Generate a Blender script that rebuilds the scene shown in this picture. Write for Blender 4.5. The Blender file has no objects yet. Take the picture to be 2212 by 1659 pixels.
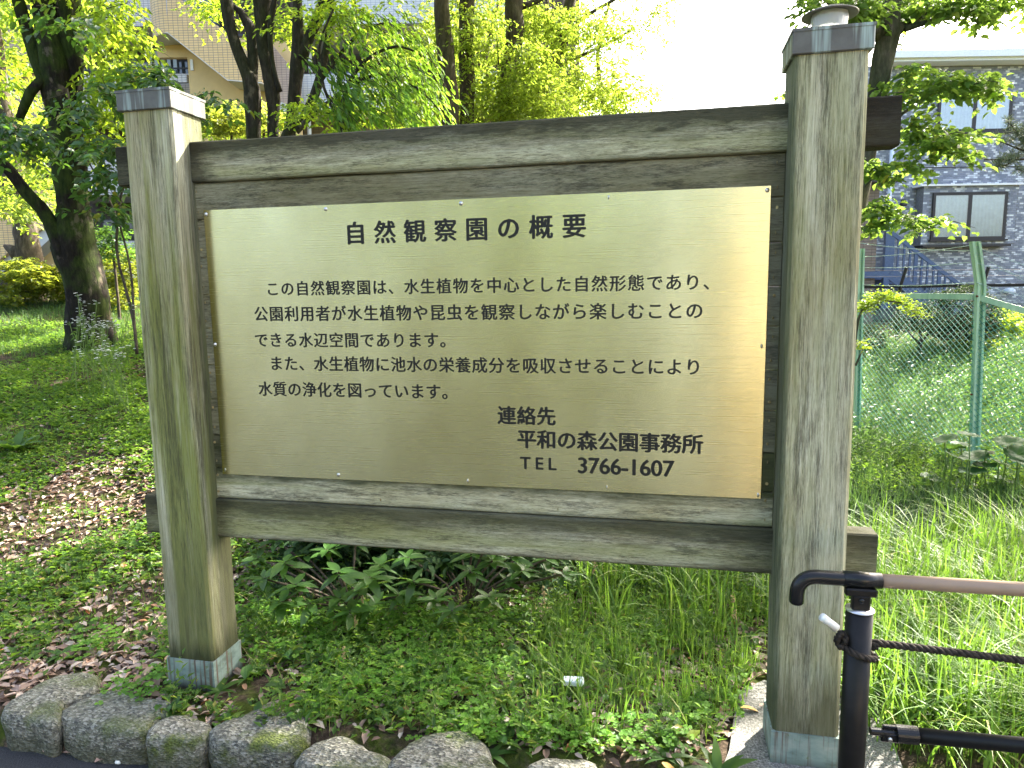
import bpy, math, random
import numpy as np
from mathutils import Vector, Matrix, noise

random.seed(7)
RNG = np.random.default_rng(11)
scn = bpy.context.scene
COL = scn.collection
rad = math.radians

# ------------------------------------------------------------------ camera
CAM = np.array([1.7698, -2.3557, 1.5905])
YAW, PITCH, ROLL, FPX = -0.2166, -0.1373, -0.0156, 1524.46
_f = np.array([math.sin(YAW)*math.cos(PITCH), math.cos(YAW)*math.cos(PITCH), math.sin(PITCH)])
_r = np.array([math.cos(YAW), -math.sin(YAW), 0.0])
_u = np.cross(_r, _f)
_c, _s = math.cos(ROLL), math.sin(ROLL)
CR, CU = _c*_r + _s*_u, -_s*_r + _c*_u
FH = np.array([math.sin(YAW), math.cos(YAW), 0.0])      # level forward
RH = np.array([math.cos(YAW), -math.sin(YAW), 0.0])     # level right
cam_d = bpy.data.cameras.new('camera')
cam_d.sensor_width = 36.0
cam_d.lens = FPX/2212*36.0
cam_d.clip_start, cam_d.clip_end = 0.05, 2000
cam = bpy.data.objects.new('camera', cam_d)
COL.objects.link(cam)
M = Matrix(((CR[0], CU[0], -_f[0], CAM[0]), (CR[1], CU[1], -_f[1], CAM[1]), (CR[2], CU[2], -_f[2], CAM[2]), (0, 0, 0, 1)))
cam.matrix_world = M
scn.camera = cam

# ------------------------------------------------------------------ light
SUN_AZ, SUN_EL = 35.0, 41.0
world = bpy.data.worlds.new('World'); scn.world = world; world.use_nodes = True
wn = world.node_tree
sky = wn.nodes.new('ShaderNodeTexSky'); sky.sky_type = 'NISHITA'; sky.sun_disc = False
sky.sun_elevation = rad(SUN_EL); sky.sun_rotation = rad(SUN_AZ); sky.air_density = .8; sky.dust_density = 6.0; sky.ozone_density = .3
wn.links.new(sky.outputs[0], wn.nodes['Background'].inputs[0])
wn.nodes['Background'].inputs[1].default_value = 0.15
sd = bpy.data.lights.new('sun', 'SUN'); sd.energy = 4.8; sd.angle = rad(0.53); sd.color = (1.0, 0.95, 0.86)
so = bpy.data.objects.new('sun', sd); COL.objects.link(so)
SUN = Vector((math.sin(rad(SUN_AZ))*math.cos(rad(SUN_EL)), math.cos(rad(SUN_AZ))*math.cos(rad(SUN_EL)), math.sin(rad(SUN_EL))))
so.rotation_euler = SUN.to_track_quat('Z', 'Y').to_euler()
scn.view_settings.view_transform = 'Standard'
scn.view_settings.look = 'None'
scn.view_settings.gamma = 1.0
scn.view_settings.use_curve_mapping = False
scn.view_settings.exposure = 2.78
scn.cycles.use_denoising = True
scn.cycles.max_bounces = 8
scn.cycles.transmission_bounces = 6
scn.cycles.transparent_max_bounces = 8
scn.cycles.sample_clamp_indirect = 8.0
scn.cycles.caustics_reflective = False
scn.cycles.caustics_refractive = False

# ------------------------------------------------------------------ geometry helpers
def ray(u, v): return _f + CR*(u-1106)/FPX - CU*(v-829.5)/FPX
def P(u, v, d):                       # world point seen along (u, v) at level depth d
    w = ray(u, v); return CAM + w*(d/float(w@FH))
def LZ(u, v, d):                      # lateral offset and height on the level plane at depth d
    p = P(u, v, d)-CAM; return float(p@RH), float(p[2]+CAM[2])
def WP(l, d, z): q = CAM + RH*l + FH*d; return np.array([q[0], q[1], z])
def onz(u, v, z): w = ray(u, v); return CAM + w*((z-CAM[2])/w[2])
def sm(a, b, t): x = np.clip((t-a)/(b-a), 0, 1); return x*x*(3-2*x)
def ground_h(x, y):
    x = np.asarray(x, float); y = np.asarray(y, float)
    D = (x-CAM[0])*FH[0] + (y-CAM[1])*FH[1]; L = (x-CAM[0])*RH[0] + (y-CAM[1])*RH[1]
    wl = 1 - sm(-1.2, 1.0, L)
    t = np.clip(D-3.3, 0, 7.5)
    left = 0.2*(t - 0.5*np.minimum(t, 1.0)*(1-np.minimum(t, 1)*0.5)) + 0.02*sm(8, 12, D)
    right = -0.22*sm(3.6, 5.6, D) + 0.75*sm(6.6, 12.5, D)
    h = wl*left + (1-wl)*right
    h = h + 0.018*np.sin(x*3.1+0.7*y)*np.sin(y*2.7-x*0.9)*sm(2.9, 4.0, D) + 0.008*np.sin(x*9.1+2*y)*np.sin(y*8.3)
    e = edge_d(x, y)
    return np.where(D < 30, h, h) - 0.17*sm(0.10, -0.06, e)
E0, E1 = onz(1, 1575, -.02)[:2], onz(1300, 1695, -.02)[:2]
_ed = (E1-E0)/np.linalg.norm(E1-E0); _en = np.array([-_ed[1], _ed[0]])
def edge_d(x, y): return (np.asarray(x)-E0[0])*_en[0] + (np.asarray(y)-E0[1])*_en[1]
def gz(x, y): return float(ground_h(x, y))
def on_ground(u, v):
    w = ray(u, v); t = 0.5
    for i in range(1200):
        p = CAM + w*t
        if p[2] < gz(p[0], p[1]): break
        t *= 1.004
    return np.array([p[0], p[1], gz(p[0], p[1])])

def put(o, parent=None):
    COL.objects.link(o)
    if parent is not None: o.parent = parent
    return o
def mesh(name, verts, faces, mat=None, smooth=False):
    me = bpy.data.meshes.new(name); me.from_pydata([tuple(map(float, v)) for v in verts], [], faces)
    if mat: me.materials.append(mat)
    if smooth: me.polygons.foreach_set('use_smooth', [True]*len(me.polygons))
    me.update(); return me
def obj(name, verts, faces, mat, parent=None, origin=(0, 0, 0), smooth=False):
    o = np.array(origin, float); v = np.asarray(verts, float)-o
    return put(bpy.data.objects.new(name, mesh(name, v, faces, mat, smooth)), parent)
def empty(name, loc=(0, 0, 0)):
    o = bpy.data.objects.new(name, None); o.location = tuple(map(float, loc)); o.empty_display_size = .1
    return put(o)
def tag(o, label=None, cat=None, group=None, kind=None):
    if label: o['label'] = label
    if cat: o['category'] = cat
    if group: o['group'] = group
    if kind: o['kind'] = kind
    return o
class MB:
    def __init__(s): s.v = []; s.f = []
    def add(s, v, f):
        b = len(s.v); s.v += [tuple(map(float, p)) for p in v]; s.f += [tuple(i+b for i in q) for q in f]; return s
    def box(s, a, b, M=None, bev=0.0):
        (x0, y0, z0), (x1, y1, z1) = a, b
        if bev > 0:
            e = bev; v = []; 
            for z, k in ((z0, e), (z0+e, 0), (z1-e, 0), (z1, e)):
                X0, X1, Y0, Y1 = x0+k, x1-k, y0+k, y1-k
                v += [(X0+e-k, Y0, z), (X1-e+k, Y0, z), (X1, Y0+e-k, z), (X1, Y1-e+k, z), (X1-e+k, Y1, z), (X0+e-k, Y1, z), (X0, Y1-e+k, z), (X0, Y0+e-k, z)]
            f = [(7, 6, 5, 4, 3, 2, 1, 0), tuple(range(24, 32))]
            for l in range(3):
                for i in range(8): j = (i+1) % 8; f.append((l*8+i, l*8+j, l*8+8+j, l*8+8+i))
        else:
            v = [(x0, y0, z0), (x1, y0, z0), (x1, y1, z0), (x0, y1, z0), (x0, y0, z1), (x1, y0, z1), (x1, y1, z1), (x0, y1, z1)]
            f = [(3, 2, 1, 0), (4, 5, 6, 7), (0, 1, 5, 4), (1, 2, 6, 5), (2, 3, 7, 6), (3, 0, 4, 7)]
        if M is not None: v = [M(p) for p in v]
        return s.add(v, f)
    def prism(s, poly, n0, n1, M):    # polygon in (a, b), extruded between n0 and n1; M maps (a, n, b)
        k = len(poly); v = [M((a, n0, b)) for a, b in poly] + [M((a, n1, b)) for a, b in poly]
        f = [tuple(range(k)), tuple(range(2*k-1, k-1, -1))] + [(i, i+k, (i+1) % k+k, (i+1) % k) for i in range(k)]
        return s.add(v, f)
    def tube(s, pts, rads, n=10, wob=0.0, cap=True, sq=1.0, seed=0):
        pts = [Vector(tuple(map(float, p))) for p in pts]; m = len(pts)
        up = Vector((0.13, 0.21, 1)); v = []
        t0 = (pts[1]-pts[0]).normalized(); a = t0.cross(Vector((1, .3, .1))).normalized()
        for i, p in enumerate(pts):
            t = (pts[min(i+1, m-1)]-pts[max(i-1, 0)]).normalized()
            a = (a - t*a.dot(t)).normalized(); b = t.cross(a)
            for k in range(n):
                th = 2*math.pi*k/n; rr = rads[i]
                if wob: rr *= 1 + wob*noise.noise(Vector((math.cos(th)*1.7+seed, math.sin(th)*1.7, i*.55+seed)))
                v.append(p + a*math.cos(th)*rr + b*math.sin(th)*rr*sq)
        f = [(i*n+k, i*n+(k+1) % n, (i+1)*n+(k+1) % n, (i+1)*n+k) for i in range(m-1) for k in range(n)]
        if cap: f += [tuple(range(n-1, -1, -1)), tuple((m-1)*n+k for k in range(n))]
        return s.add(v, f)
    def lathe(s, c, prof, n=24, axis='z'):
        v = []
        for r, h in prof:
            for k in range(n):
                th = 2*math.pi*k/n; v.append((c[0]+r*math.cos(th), c[1]+r*math.sin(th), c[2]+h))
        m = len(prof)
        f = [(i*n+k, i*n+(k+1) % n, (i+1)*n+(k+1) % n, (i+1)*n+k) for i in range(m-1) for k in range(n)]
        f += [tuple(range(n-1, -1, -1)), tuple((m-1)*n+k for k in range(n))]
        return s.add(v, f)
    def build(s, name, mat, parent=None, origin=(0, 0, 0), smooth=False):
        return obj(name, s.v, s.f, mat, parent, origin, smooth)
def resample(pts, step):
    p = np.array(pts, float); out = []
    for i in range(len(p)-1):
        a = p[max(i-1, 0)]; b = p[i]; c = p[i+1]; d = p[min(i+2, len(p)-1)]
        n = max(1, int(np.linalg.norm((c-b)[:3])/step))
        for k in range(n):
            t = k/n; out.append(.5*((2*b)+(-a+c)*t+(2*a-5*b+4*c-d)*t*t+(-a+3*b-3*c+d)*t**3))
    out.append(p[-1]); return np.array(out)

# leaves: every row one leaf, made of real faces
def leaf_mesh(name, pos, dr, nr, L, W, mat, shape=4, fold=.25, droop=.15, rnd=None):
    N = len(pos); dr = dr/np.maximum(np.linalg.norm(dr, axis=1, keepdims=True), 1e-6)
    sd_ = np.cross(nr, dr); sd_ /= np.maximum(np.linalg.norm(sd_, axis=1, keepdims=True), 1e-6)
    up = np.cross(dr, sd_); L = np.broadcast_to(L, N)[:, None]; W = np.broadcast_to(W, N)[:, None]
    if shape == 4:
        q = [pos, pos+dr*L*.45-sd_*W*.5+up*W*fold, pos+dr*L-up*L*droop, pos+dr*L*.45+sd_*W*.5+up*W*fold]
        F = [(0, 1, 2), (0, 2, 3)]
    elif shape == 6:
        q = [pos, pos+dr*L*.28-sd_*W*.42+up*W*fold, pos+dr*L*.65-sd_*W*.45+up*(W*fold-L*droop*.3), pos+dr*L-up*L*droop,
             pos+dr*L*.65+sd_*W*.45+up*(W*fold-L*droop*.3), pos+dr*L*.28+sd_*W*.42+up*W*fold, pos+dr*L*.5-up*L*droop*.15]
        F = [(0, 1, 6), (1, 2, 6), (2, 3, 6), (3, 4, 6), (4, 5, 6), (5, 0, 6)]
    else:                              # rounded leaflet
        q = [pos, pos+dr*L*.5-sd_*W*.5+up*W*fold, pos+dr*L*.95-sd_*W*.33, pos+dr*L*.9+sd_*0, pos+dr*L*.95+sd_*W*.33, pos+dr*L*.5+sd_*W*.5+up*W*fold]
        F = [(0, 1, 3), (1, 2, 3), (0, 3, 5), (3, 4, 5)]
    k = len(q); V = np.stack(q, 1).reshape(-1, 3)
    Fa = (np.array(F)[None] + (np.arange(N)*k)[:, None, None]).reshape(-1, 3)
    r = RNG.random(N) if rnd is None else rnd
    return tri_mesh(name, V, Fa, np.repeat(r, k), mat)
def tri_mesh(name, V, Fa, r, mat):
    me = bpy.data.meshes.new(name); n = len(Fa)
    me.vertices.add(len(V)); me.vertices.foreach_set('co', V.astype(np.float32).ravel())
    me.loops.add(n*3); me.loops.foreach_set('vertex_index', Fa.astype(np.int32).ravel())
    me.polygons.add(n); me.polygons.foreach_set('loop_start', np.arange(0, n*3, 3, dtype=np.int32))
    me.update(calc_edges=True)
    at = me.attributes.new('rnd', 'FLOAT', 'POINT'); at.data.foreach_set('value', r.astype(np.float32))
    me.materials.append(mat); return me
def leaf_obj(name, parent, origin, *a, **k):
    o = np.array(origin, float); a = list(a); a[0] = a[0]-o
    return put(bpy.data.objects.new(name, leaf_mesh(name, *a, **k)), parent)
def unit(a): return a/np.maximum(np.linalg.norm(a, axis=-1, keepdims=True), 1e-6)
def sprays(cent, sl, n, droop=.35, outward=None, spread=.5, tilt=.35, jit=.02):
    """leafy twigs: returns leaf base points, directions, normals and twig end points"""
    K = len(cent); th = RNG.random(K)*2*math.pi
    d = np.stack([np.cos(th), np.sin(th), -droop*RNG.random(K)*1.6+.15], 1)
    if outward is not None: d = d*.6 + outward
    d = unit(d); up = unit(np.stack([RNG.normal(0, tilt, K), RNG.normal(0, tilt, K), np.ones(K)], 1))
    side = unit(np.cross(d, up)); nrm = unit(np.cross(side, d))
    sl = np.broadcast_to(sl, K)*(0.6+.8*RNG.random(K))
    t = (np.arange(n)+.5)/n; sgn = np.where(np.arange(n) % 2 == 0, 1., -1.)
    t2 = t[None, :]*(1+0*th[:, None]); sub = RNG.normal(0, 1, (K, n, 1))*sl[:, None, None]*spread*.28*t2[..., None]
    pos = cent[:, None] + d[:, None]*(t2*sl[:, None])[..., None] - np.array([0, 0, 1.])*(t2**2*sl[:, None]*droop*.6)[..., None] + side[:, None]*sub + RNG.normal(0, jit, (K, n, 3))
    ld = unit(d[:, None]*.8 + side[:, None]*sgn[None, :, None]*(.8+.4*RNG.random((K, n, 1))) + np.array([0, 0, -droop*.8]) + RNG.normal(0, .22, (K, n, 3)))
    ln = unit(nrm[:, None]+RNG.normal(0, .38, (K, n, 3)))
    end = cent + d*sl[:, None]
    return pos.reshape(-1, 3), ld.reshape(-1, 3), ln.reshape(-1, 3), end

# ------------------------------------------------------------------ materials
class NT:
    def __init__(s, name):
        s.m = bpy.data.materials.new(name); s.m.use_nodes = True; s.t = s.m.node_tree
        s.b = s.t.nodes['Principled BSDF']; s.out = s.t.nodes['Material Output']; s._tc = None
    def n(s, ty, **k):
        x = s.t.nodes.new(ty)
        for a, b in k.items(): setattr(x, a, b)
        return x
    def l(s, a, b): s.t.links.new(a, b)
    def tc(s, which='Object'):
        if s._tc is None: s._tc = s.n('ShaderNodeTexCoord')
        return s._tc.outputs[which]
    def noise(s, scale, sc=(1, 1, 1), loc=(0, 0, 0), detail=6, rough=.6, which='Object', dist=0):
        mp = s.n('ShaderNodeMapping'); mp.inputs['Scale'].default_value = sc; mp.inputs['Location'].default_value = loc
        s.l(s.tc(which), mp.inputs[0]); x = s.n('ShaderNodeTexNoise'); x.inputs['Scale'].default_value = scale
        x.inputs['Detail'].default_value = detail; x.inputs['Roughness'].default_value = rough; x.inputs['Distortion'].default_value = dist
        s.l(mp.outputs[0], x.inputs['Vector']); return x.outputs[0]
    def ramp(s, src, stops, interp='LINEAR'):
        x = s.n('ShaderNodeValToRGB'); e = x.color_ramp; e.interpolation = interp
        while len(e.elements) < len(stops): e.elements.new(.5)
        for el, (p, c) in zip(e.elements, stops):
            el.position = p; el.color = (*c, 1) if len(c) == 3 else c
        s.l(src, x.inputs[0]); return x.outputs[0]
    def g(s, a, b): return [(a, (0, 0, 0)), (b, (1, 1, 1))]
    def mix(s, fac, a, b, bt='MIX'):
        x = s.n('ShaderNodeMix', data_type='RGBA', blend_type=bt)
        for sock, val in ((x.inputs[0], fac), (x.inputs[6], a), (x.inputs[7], b)):
            if isinstance(val, bpy.types.NodeSocket): s.l(val, sock)
            elif isinstance(val, (int, float)): sock.default_value = val
            else: sock.default_value = (*val, 1)
        return x.outputs[2]
    def math(s, op, a, b=0.0):
        x = s.n('ShaderNodeMath', operation=op)
        for i, v in enumerate((a, b)):
            if isinstance(v, bpy.types.NodeSocket): s.l(v, x.inputs[i])
            else: x.inputs[i].default_value = v
        return x.outputs[0]
    def sep(s, which='Object'):
        x = s.n('ShaderNodeSeparateXYZ'); s.l(s.tc(which), x.inputs[0]); return x.outputs
    def bump(s, h, strength=.4, dist=.01):
        x = s.n('ShaderNodeBump'); x.inputs['Strength'].default_value = strength; x.inputs['Distance'].default_value = dist
        s.l(h, x.inputs['Height']); s.l(x.outputs[0], s.b.inputs['Normal'])
    def col(s, c, rough=.7, spec=.3, metal=0.):
        if isinstance(c, bpy.types.NodeSocket): s.l(c, s.b.inputs['Base Color'])
        else: s.b.inputs['Base Color'].default_value = (*c, 1)
        if isinstance(rough, bpy.types.NodeSocket): s.l(rough, s.b.inputs['Roughness'])
        else: s.b.inputs['Roughness'].default_value = rough
        s.b.inputs['Specular IOR Level'].default_value = spec; s.b.inputs['Metallic'].default_value = metal
        return s
def simple(name, c, rough=.6, spec=.4, metal=0., var=.25, scale=30):
    t = NT(name); n = t.noise(scale, detail=5)
    dark = tuple(x*(1-var) for x in c); lite = tuple(min(1, x*(1+var)) for x in c)
    t.col(t.ramp(n, [(.3, dark), (.7, lite)]), rough, spec, metal); return t.m
def leaf_mat(name, stops, trans=(.30, .42, .03), tf=.45, rough=.45, spec=.35):
    t = NT(name); a = t.n('ShaderNodeAttribute'); a.attribute_name = 'rnd'
    c = t.ramp(a.outputs['Fac'], stops); t.col(c, rough, spec)
    tr = t.n('ShaderNodeBsdfTranslucent')
    tcol = t.mix(.35, trans, c) ; v = t.mix(t.math('MULTIPLY', a.outputs['Fac'], .5), tcol, tuple(min(1, x*1.5) for x in trans))
    t.l(v, tr.inputs[0]); mx = t.n('ShaderNodeMixShader'); mx.inputs[0].default_value = tf
    t.l(t.b.outputs[0], mx.inputs[1]); t.l(tr.outputs[0], mx.inputs[2]); t.l(mx.outputs[0], t.out.inputs[0]); return t.m

def wood_mat(name, axis, tint=1.0, green=.5, darktop=None, stains_tints=(), mossy=None):
    """weathered timber; axis = grain axis. darktop=(z, width): rot stain below an edge"""
    t = NT(name)
    def sc(a, b): return tuple(b if i == axis else a for i in range(3))
    fine = t.noise(1, sc(430, 12 if axis == 2 else 38), detail=6, rough=.8)
    grain = t.noise(1, sc(120, 3.2 if axis == 2 else 6.5), loc=(3, 1, 2), detail=9, rough=.78)
    tint *= 1.22
    grain = t.math('ADD', t.math('MULTIPLY', grain, .62), t.math('MULTIPLY', fine, .38))
    blot = t.noise(1, sc(20, 1.5 if axis == 2 else 4.2), loc=(5+tint*9, 2, 8), detail=9, rough=.7)
    big = t.noise(1, sc(4, 1.1), loc=(1, 7, 3), detail=5, rough=.55)
    c = t.ramp(grain, [(.38, (.13*tint, .135*tint, .085*tint)), (.48, (.36*tint, .35*tint, .245*tint)), (.62, (.58*tint, .57*tint, .43*tint))])
    c = t.mix(t.ramp(big, t.g(.42, .62)), c, t.mix(1, c, (.70, .66, .54), 'MULTIPLY'))
    # algae
    gb = t.noise(1, sc(14, .7), loc=(9, 4, 1), detail=6, rough=.6)
    gm = t.math('MULTIPLY', t.ramp(gb, t.g(.41, .57)), green)
    c = t.mix(gm, c, (.20, .225, .045))
    # black lichen and rot speckle
    dk = t.ramp(t.math('MULTIPLY', blot, t.math('ADD', fine, .52)), [(.40, (1, 1, 1)), (.53, (0, 0, 0))])
    dk2 = t.ramp(blot, [(.34, (1, 1, 1)), (.46, (0, 0, 0))])
    c = t.mix(t.math('MULTIPLY', t.math('SUBTRACT', 1.0, t.ramp(t.math('ADD', t.math('MULTIPLY', fine, .5), t.math('MULTIPLY', blot, .6)), t.g(.44, .56))), .72), c, (.045, .042, .030))
    c = t.mix(t.math('MULTIPLY', dk2, .35), c, (.045, .042, .028))
    X = t.sep()
    for ax, p0, p1, colr, amt in stains_tints:         # stains and face tints fading from coordinate p0 (full) to p1 (none)
        d = t.math('DIVIDE', t.math('SUBTRACT', X[ax], p1), (p0-p1))
        d = t.math('ADD', d, t.math('MULTIPLY', t.math('SUBTRACT', blot, .5), 2.2))
        c = t.mix(t.math('MULTIPLY', t.ramp(d, t.g(.15, .75)), amt), c, colr)
    c = t.mix(1, c, (1.0, .99, .93), 'MULTIPLY')
    t.col(c, .9, .15)
    t.bump(t.math('ADD', t.math('MULTIPLY', fine, .6), grain), .7, .005)
    return t.m

DK = (.022, .021, .015)
M_postL = wood_mat('weathered_post_wood_algae', 2, 1.0, .85, stains_tints=[(2, .2, .9, (.10, .105, .05), .6), (1, .0, -.04, (.06, .06, .05), .55), (2, .10, .25, (.035, .04, .018), .9), (0, -1.025, -1.04, (.34, .37, .40), .75)])  # last entry: pale blue-grey tint towards the right face
M_postR = wood_mat('weathered_post_wood_grey', 2, .98, .3, stains_tints=[(2, .12, .42, (.05, .052, .028), .75), (0, 1.05, 1.07, (.03, .045, .018), .6)])  # last entry: dark green tint towards the left face
M_beamT = wood_mat('weathered_beam_wood_top', 0, 1.05, .4, stains_tints=[(2, 2.145, 2.02, DK, .85), (2, 1.99, 2.02, DK, .5), (0, -1.05, -.93, DK, .8), (0, 1.27, 1.22, (.02, .017, .014), .9)])
M_beamB = wood_mat('weathered_beam_wood_bottom', 0, .96, .5, stains_tints=[(2, .775, .66, DK, .75), (2, .60, .64, DK, .7), (0, -1.05, -.95, DK, .5), (0, 1.1, .75, (.03, .028, .02), .5)])
M_plank = wood_mat('weathered_plank_wood', 0, 1.4, .2, stains_tints=[(2, 2.02, 1.985, (.03, .022, .012), .5), (2, .86, .80, DK, .6), (0, 1.07, .85, (.05, .045, .025), .4)])
M_plank2 = wood_mat('weathered_plank_wood_low', 0, 1.1, .6, stains_tints=[(2, .90, .82, (.03, .035, .014), .85), (2, .762, .79, DK, .8)])

t = NT('brown_copper_cap'); st = t.noise(1, (28, 28, 1.2), detail=4)
c = t.mix(t.ramp(st, t.g(.52, .64)), t.mix(t.noise(25, detail=7), (.05, .047, .038), (.15, .145, .12)), (.30, .37, .32)); t.col(c, .5, .4, .15); M_cap = t.m
t = NT('verdigris_copper_collar'); n1 = t.noise(9, (1, 1, 2), detail=8); n2 = t.noise(1, (60, 60, 2), detail=5)
c = t.ramp(n1, [(.3, (.07, .09, .065)), (.5, (.17, .235, .205)), (.7, (.28, .32, .27))])
c = t.mix(t.ramp(n2, t.g(.52, .64)), c, (.10, .06, .04)); zz_ = t.math('ADD', t.math('MULTIPLY', t.sep()[2], -14), t.math('MULTIPLY', n1, 1.6)); c = t.mix(t.ramp(zz_, t.g(.2, .9)), c, (.045, .04, .03)); c = t.mix(t.ramp(t.noise(30, detail=8), t.g(.62, .70)), c, (.10, .14, .05))
t.col(c, .7, .3); t.bump(n1, .3, .003); M_collar = t.m
# brushed brass-coloured metal plate
t = NT('brushed_gold_steel_plate'); br = t.noise(1, (3, 3, 520), detail=3); sm_ = t.noise(2.2, (1, 1, .6), detail=4)
c = t.ramp(sm_, [(.34, (.53, .475, .235)), (.66, (.70, .645, .36))])
c = t.mix(t.math('MULTIPLY', t.ramp(br, t.g(.35, .65)), .10), c, (.47, .44, .24))
rg = t.math('ADD', .255, t.math('MULTIPLY', br, .03)); t.col(c, rg, .5, 1.0)
t.b.inputs['Anisotropic'].default_value = .88; t.b.inputs['Anisotropic Rotation'].default_value = .0
tg = t.n('ShaderNodeCombineXYZ'); tg.inputs[2].default_value = 1.0; t.l(tg.outputs[0], t.b.inputs['Tangent'])
t.bump(br, .015, .0004); M_plate = t.m
M_ink = simple('black_engraved_ink', (.012, .012, .010), .55, .3)
M_steel = simple('stainless_screw', (.62, .62, .60), .3, .6, 1.)
M_brass = simple('brassy_screw', (.34, .27, .12), .5, .5, .8)
M_black = simple('black_powder_coat', (.010, .009, .008), .4, .22)
M_black2 = simple('black_plastic_elbow', (.010, .010, .010), .25, .3, scale=12)
M_tan = simple('tan_resin_rail', (.36, .24, .155), .42, .4, var=.12, scale=7)
t = NT('tarred_rope'); wv = t.noise(60, (1, 1, 1)); t.col(t.ramp(wv, [(.3, (.012, .011, .010)), (.7, (.055, .045, .035))]), .9, .1); t.bump(wv, .5, .002); M_rope = t.m
M_white = simple('white_tape', (.78, .78, .70), .4, .4, var=.1)
M_paper = simple('white_paper', (.82, .83, .84), .8, .2, var=.04)
t = NT('ribbed_clear_lamp_lens'); t.col((.86, .86, .80), .18, .5); t.b.inputs['Transmission Weight'].default_value = .55
wv = t.n('ShaderNodeTexWave'); wv.inputs['Scale'].default_value = 90; wv.bands_direction = 'X'; t.l(t.tc(), wv.inputs['Vector']); t.bump(wv.outputs[0], .4, .002); M_lens = t.m
M_shade = simple('grey_lamp_shade', (.16, .15, .12), .45, .5, .4)

# ground, asphalt, concrete, stone
t = NT('leaf_mould_soil'); a = t.noise(2.2, detail=8); b = t.noise(38, detail=8, rough=.7); m = t.noise(5.5, loc=(3, 3, 0), detail=7)
c = t.ramp(b, [(.3, (.022, .015, .010)), (.5, (.058, .042, .028)), (.72, (.16, .115, .078))])
c = t.mix(t.ramp(m, t.g(.47, .56)), c, t.ramp(b, [(.3, (.018, .030, .006)), (.7, (.085, .11, .015))]))
t.col(c, .95, .1); t.bump(b, .9, .02); M_soil = t.m
t = NT('asphalt'); b = t.noise(240, detail=3); a = t.noise(3, detail=6); v = t.n('ShaderNodeTexVoronoi'); v.inputs['Scale'].default_value = 170; t.l(t.tc(), v.inputs[0])
c = t.ramp(b, [(.3, (.012, .012, .013)), (.6, (.032, .033, .034)), (.8, (.095, .097, .10))]); c = t.mix(t.ramp(a, t.g(.4, .7)), c, t.mix(1, c, (1.5, 1.45, 1.4), 'MULTIPLY'))
t.col(c, .85, .3); t.bump(v.outputs[0], .7, .004); M_asph = t.m
t = NT('exposed_gravel_concrete'); b = t.noise(150, detail=4); a = t.noise(8, detail=6)
c = t.ramp(b, [(.3, (.06, .058, .05)), (.5, (.16, .155, .14)), (.72, (.36, .35, .32))]); c = t.mix(t.ramp(a, t.g(.45, .7)), c, t.mix(1, c, (.6, .6, .55), 'MULTIPLY'))
t.col(c, .9, .2); t.bump(b, .6, .004); M_conc = t.m
def stone_mat(name, moss):
    t = NT(name); v = t.n('ShaderNodeTexVoronoi'); v.inputs['Scale'].default_value = 85; mp = t.n('ShaderNodeMapping'); mp.inputs['Scale'].default_value = (1, 1.8, 1.8)
    t.l(t.tc(), mp.inputs[0]); t.l(mp.outputs[0], v.inputs[0])
    b = t.noise(70, detail=5, rough=.7); a = t.noise(7, detail=7); d = t.noise(160, detail=3)
    sepc = t.n('ShaderNodeSeparateColor'); t.l(v.outputs['Color'], sepc.inputs[0])
    c = t.ramp(b, [(.3, (.055, .052, .038)), (.5, (.155, .15, .115)), (.7, (.30, .29, .235))])
    c = t.mix(t.math('MULTIPLY', t.ramp(sepc.outputs[0], t.g(.74, .80)), .45), c, (.42, .41, .35))
    c = t.mix(t.math('MULTIPLY', t.ramp(sepc.outputs[1], t.g(.80, .86)), .8), c, (.05, .05, .045))
    c = t.mix(t.math('MULTIPLY', t.ramp(a, t.g(.50, .62)), moss), c, t.ramp(d, [(.35, (.035, .05, .010)), (.7, (.14, .17, .035))]))
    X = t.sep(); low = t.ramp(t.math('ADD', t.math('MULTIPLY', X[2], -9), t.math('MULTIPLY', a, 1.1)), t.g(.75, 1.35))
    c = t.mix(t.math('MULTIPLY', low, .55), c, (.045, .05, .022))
    t.col(c, .9, .2); t.bump(t.math('ADD', b, t.math('MULTIPLY', v.outputs['Distance'], .7)), .9, .009); return t.m
M_st = [stone_mat('mottled_granite', .6), stone_mat('mossy_granite', .95)]
def bark(name, base, moss=.4, vert=True):
    t = NT(name); b = t.noise(1, (26, 26, 7) if vert else (14, 14, 30), detail=9, rough=.7); a = t.noise(2.5, detail=6); k = t.noise(1, (5, 5, 3.2), loc=(4, 4, 4), detail=6)
    c = t.ramp(b, [(.3, tuple(x*.35 for x in base)), (.55, base), (.75, tuple(x*2.1 for x in base))])
    c = t.mix(t.math('MULTIPLY', t.ramp(a, t.g(.45, .56)), moss), c, t.ramp(b, [(.3, (.010, .018, .004)), (.7, (.045, .065, .014))]))
    c = t.mix(t.math('MULTIPLY', t.ramp(k, t.g(.60, .66)), .5), c, (.15, .12, .09))
    t.col(c, .95, .1); t.bump(b, .9, .015); return t.m
M_bark1 = bark('mossy_brown_bark', (.019, .016, .0125), .9)
M_bark2 = bark('smooth_dark_bark', (.040, .034, .027), .25)
M_bark3 = bark('ridged_grey_bark', (.085, .068, .052), .2)
M_bark4 = bark('grey_maple_bark', (.10, .092, .07), .5)

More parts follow.
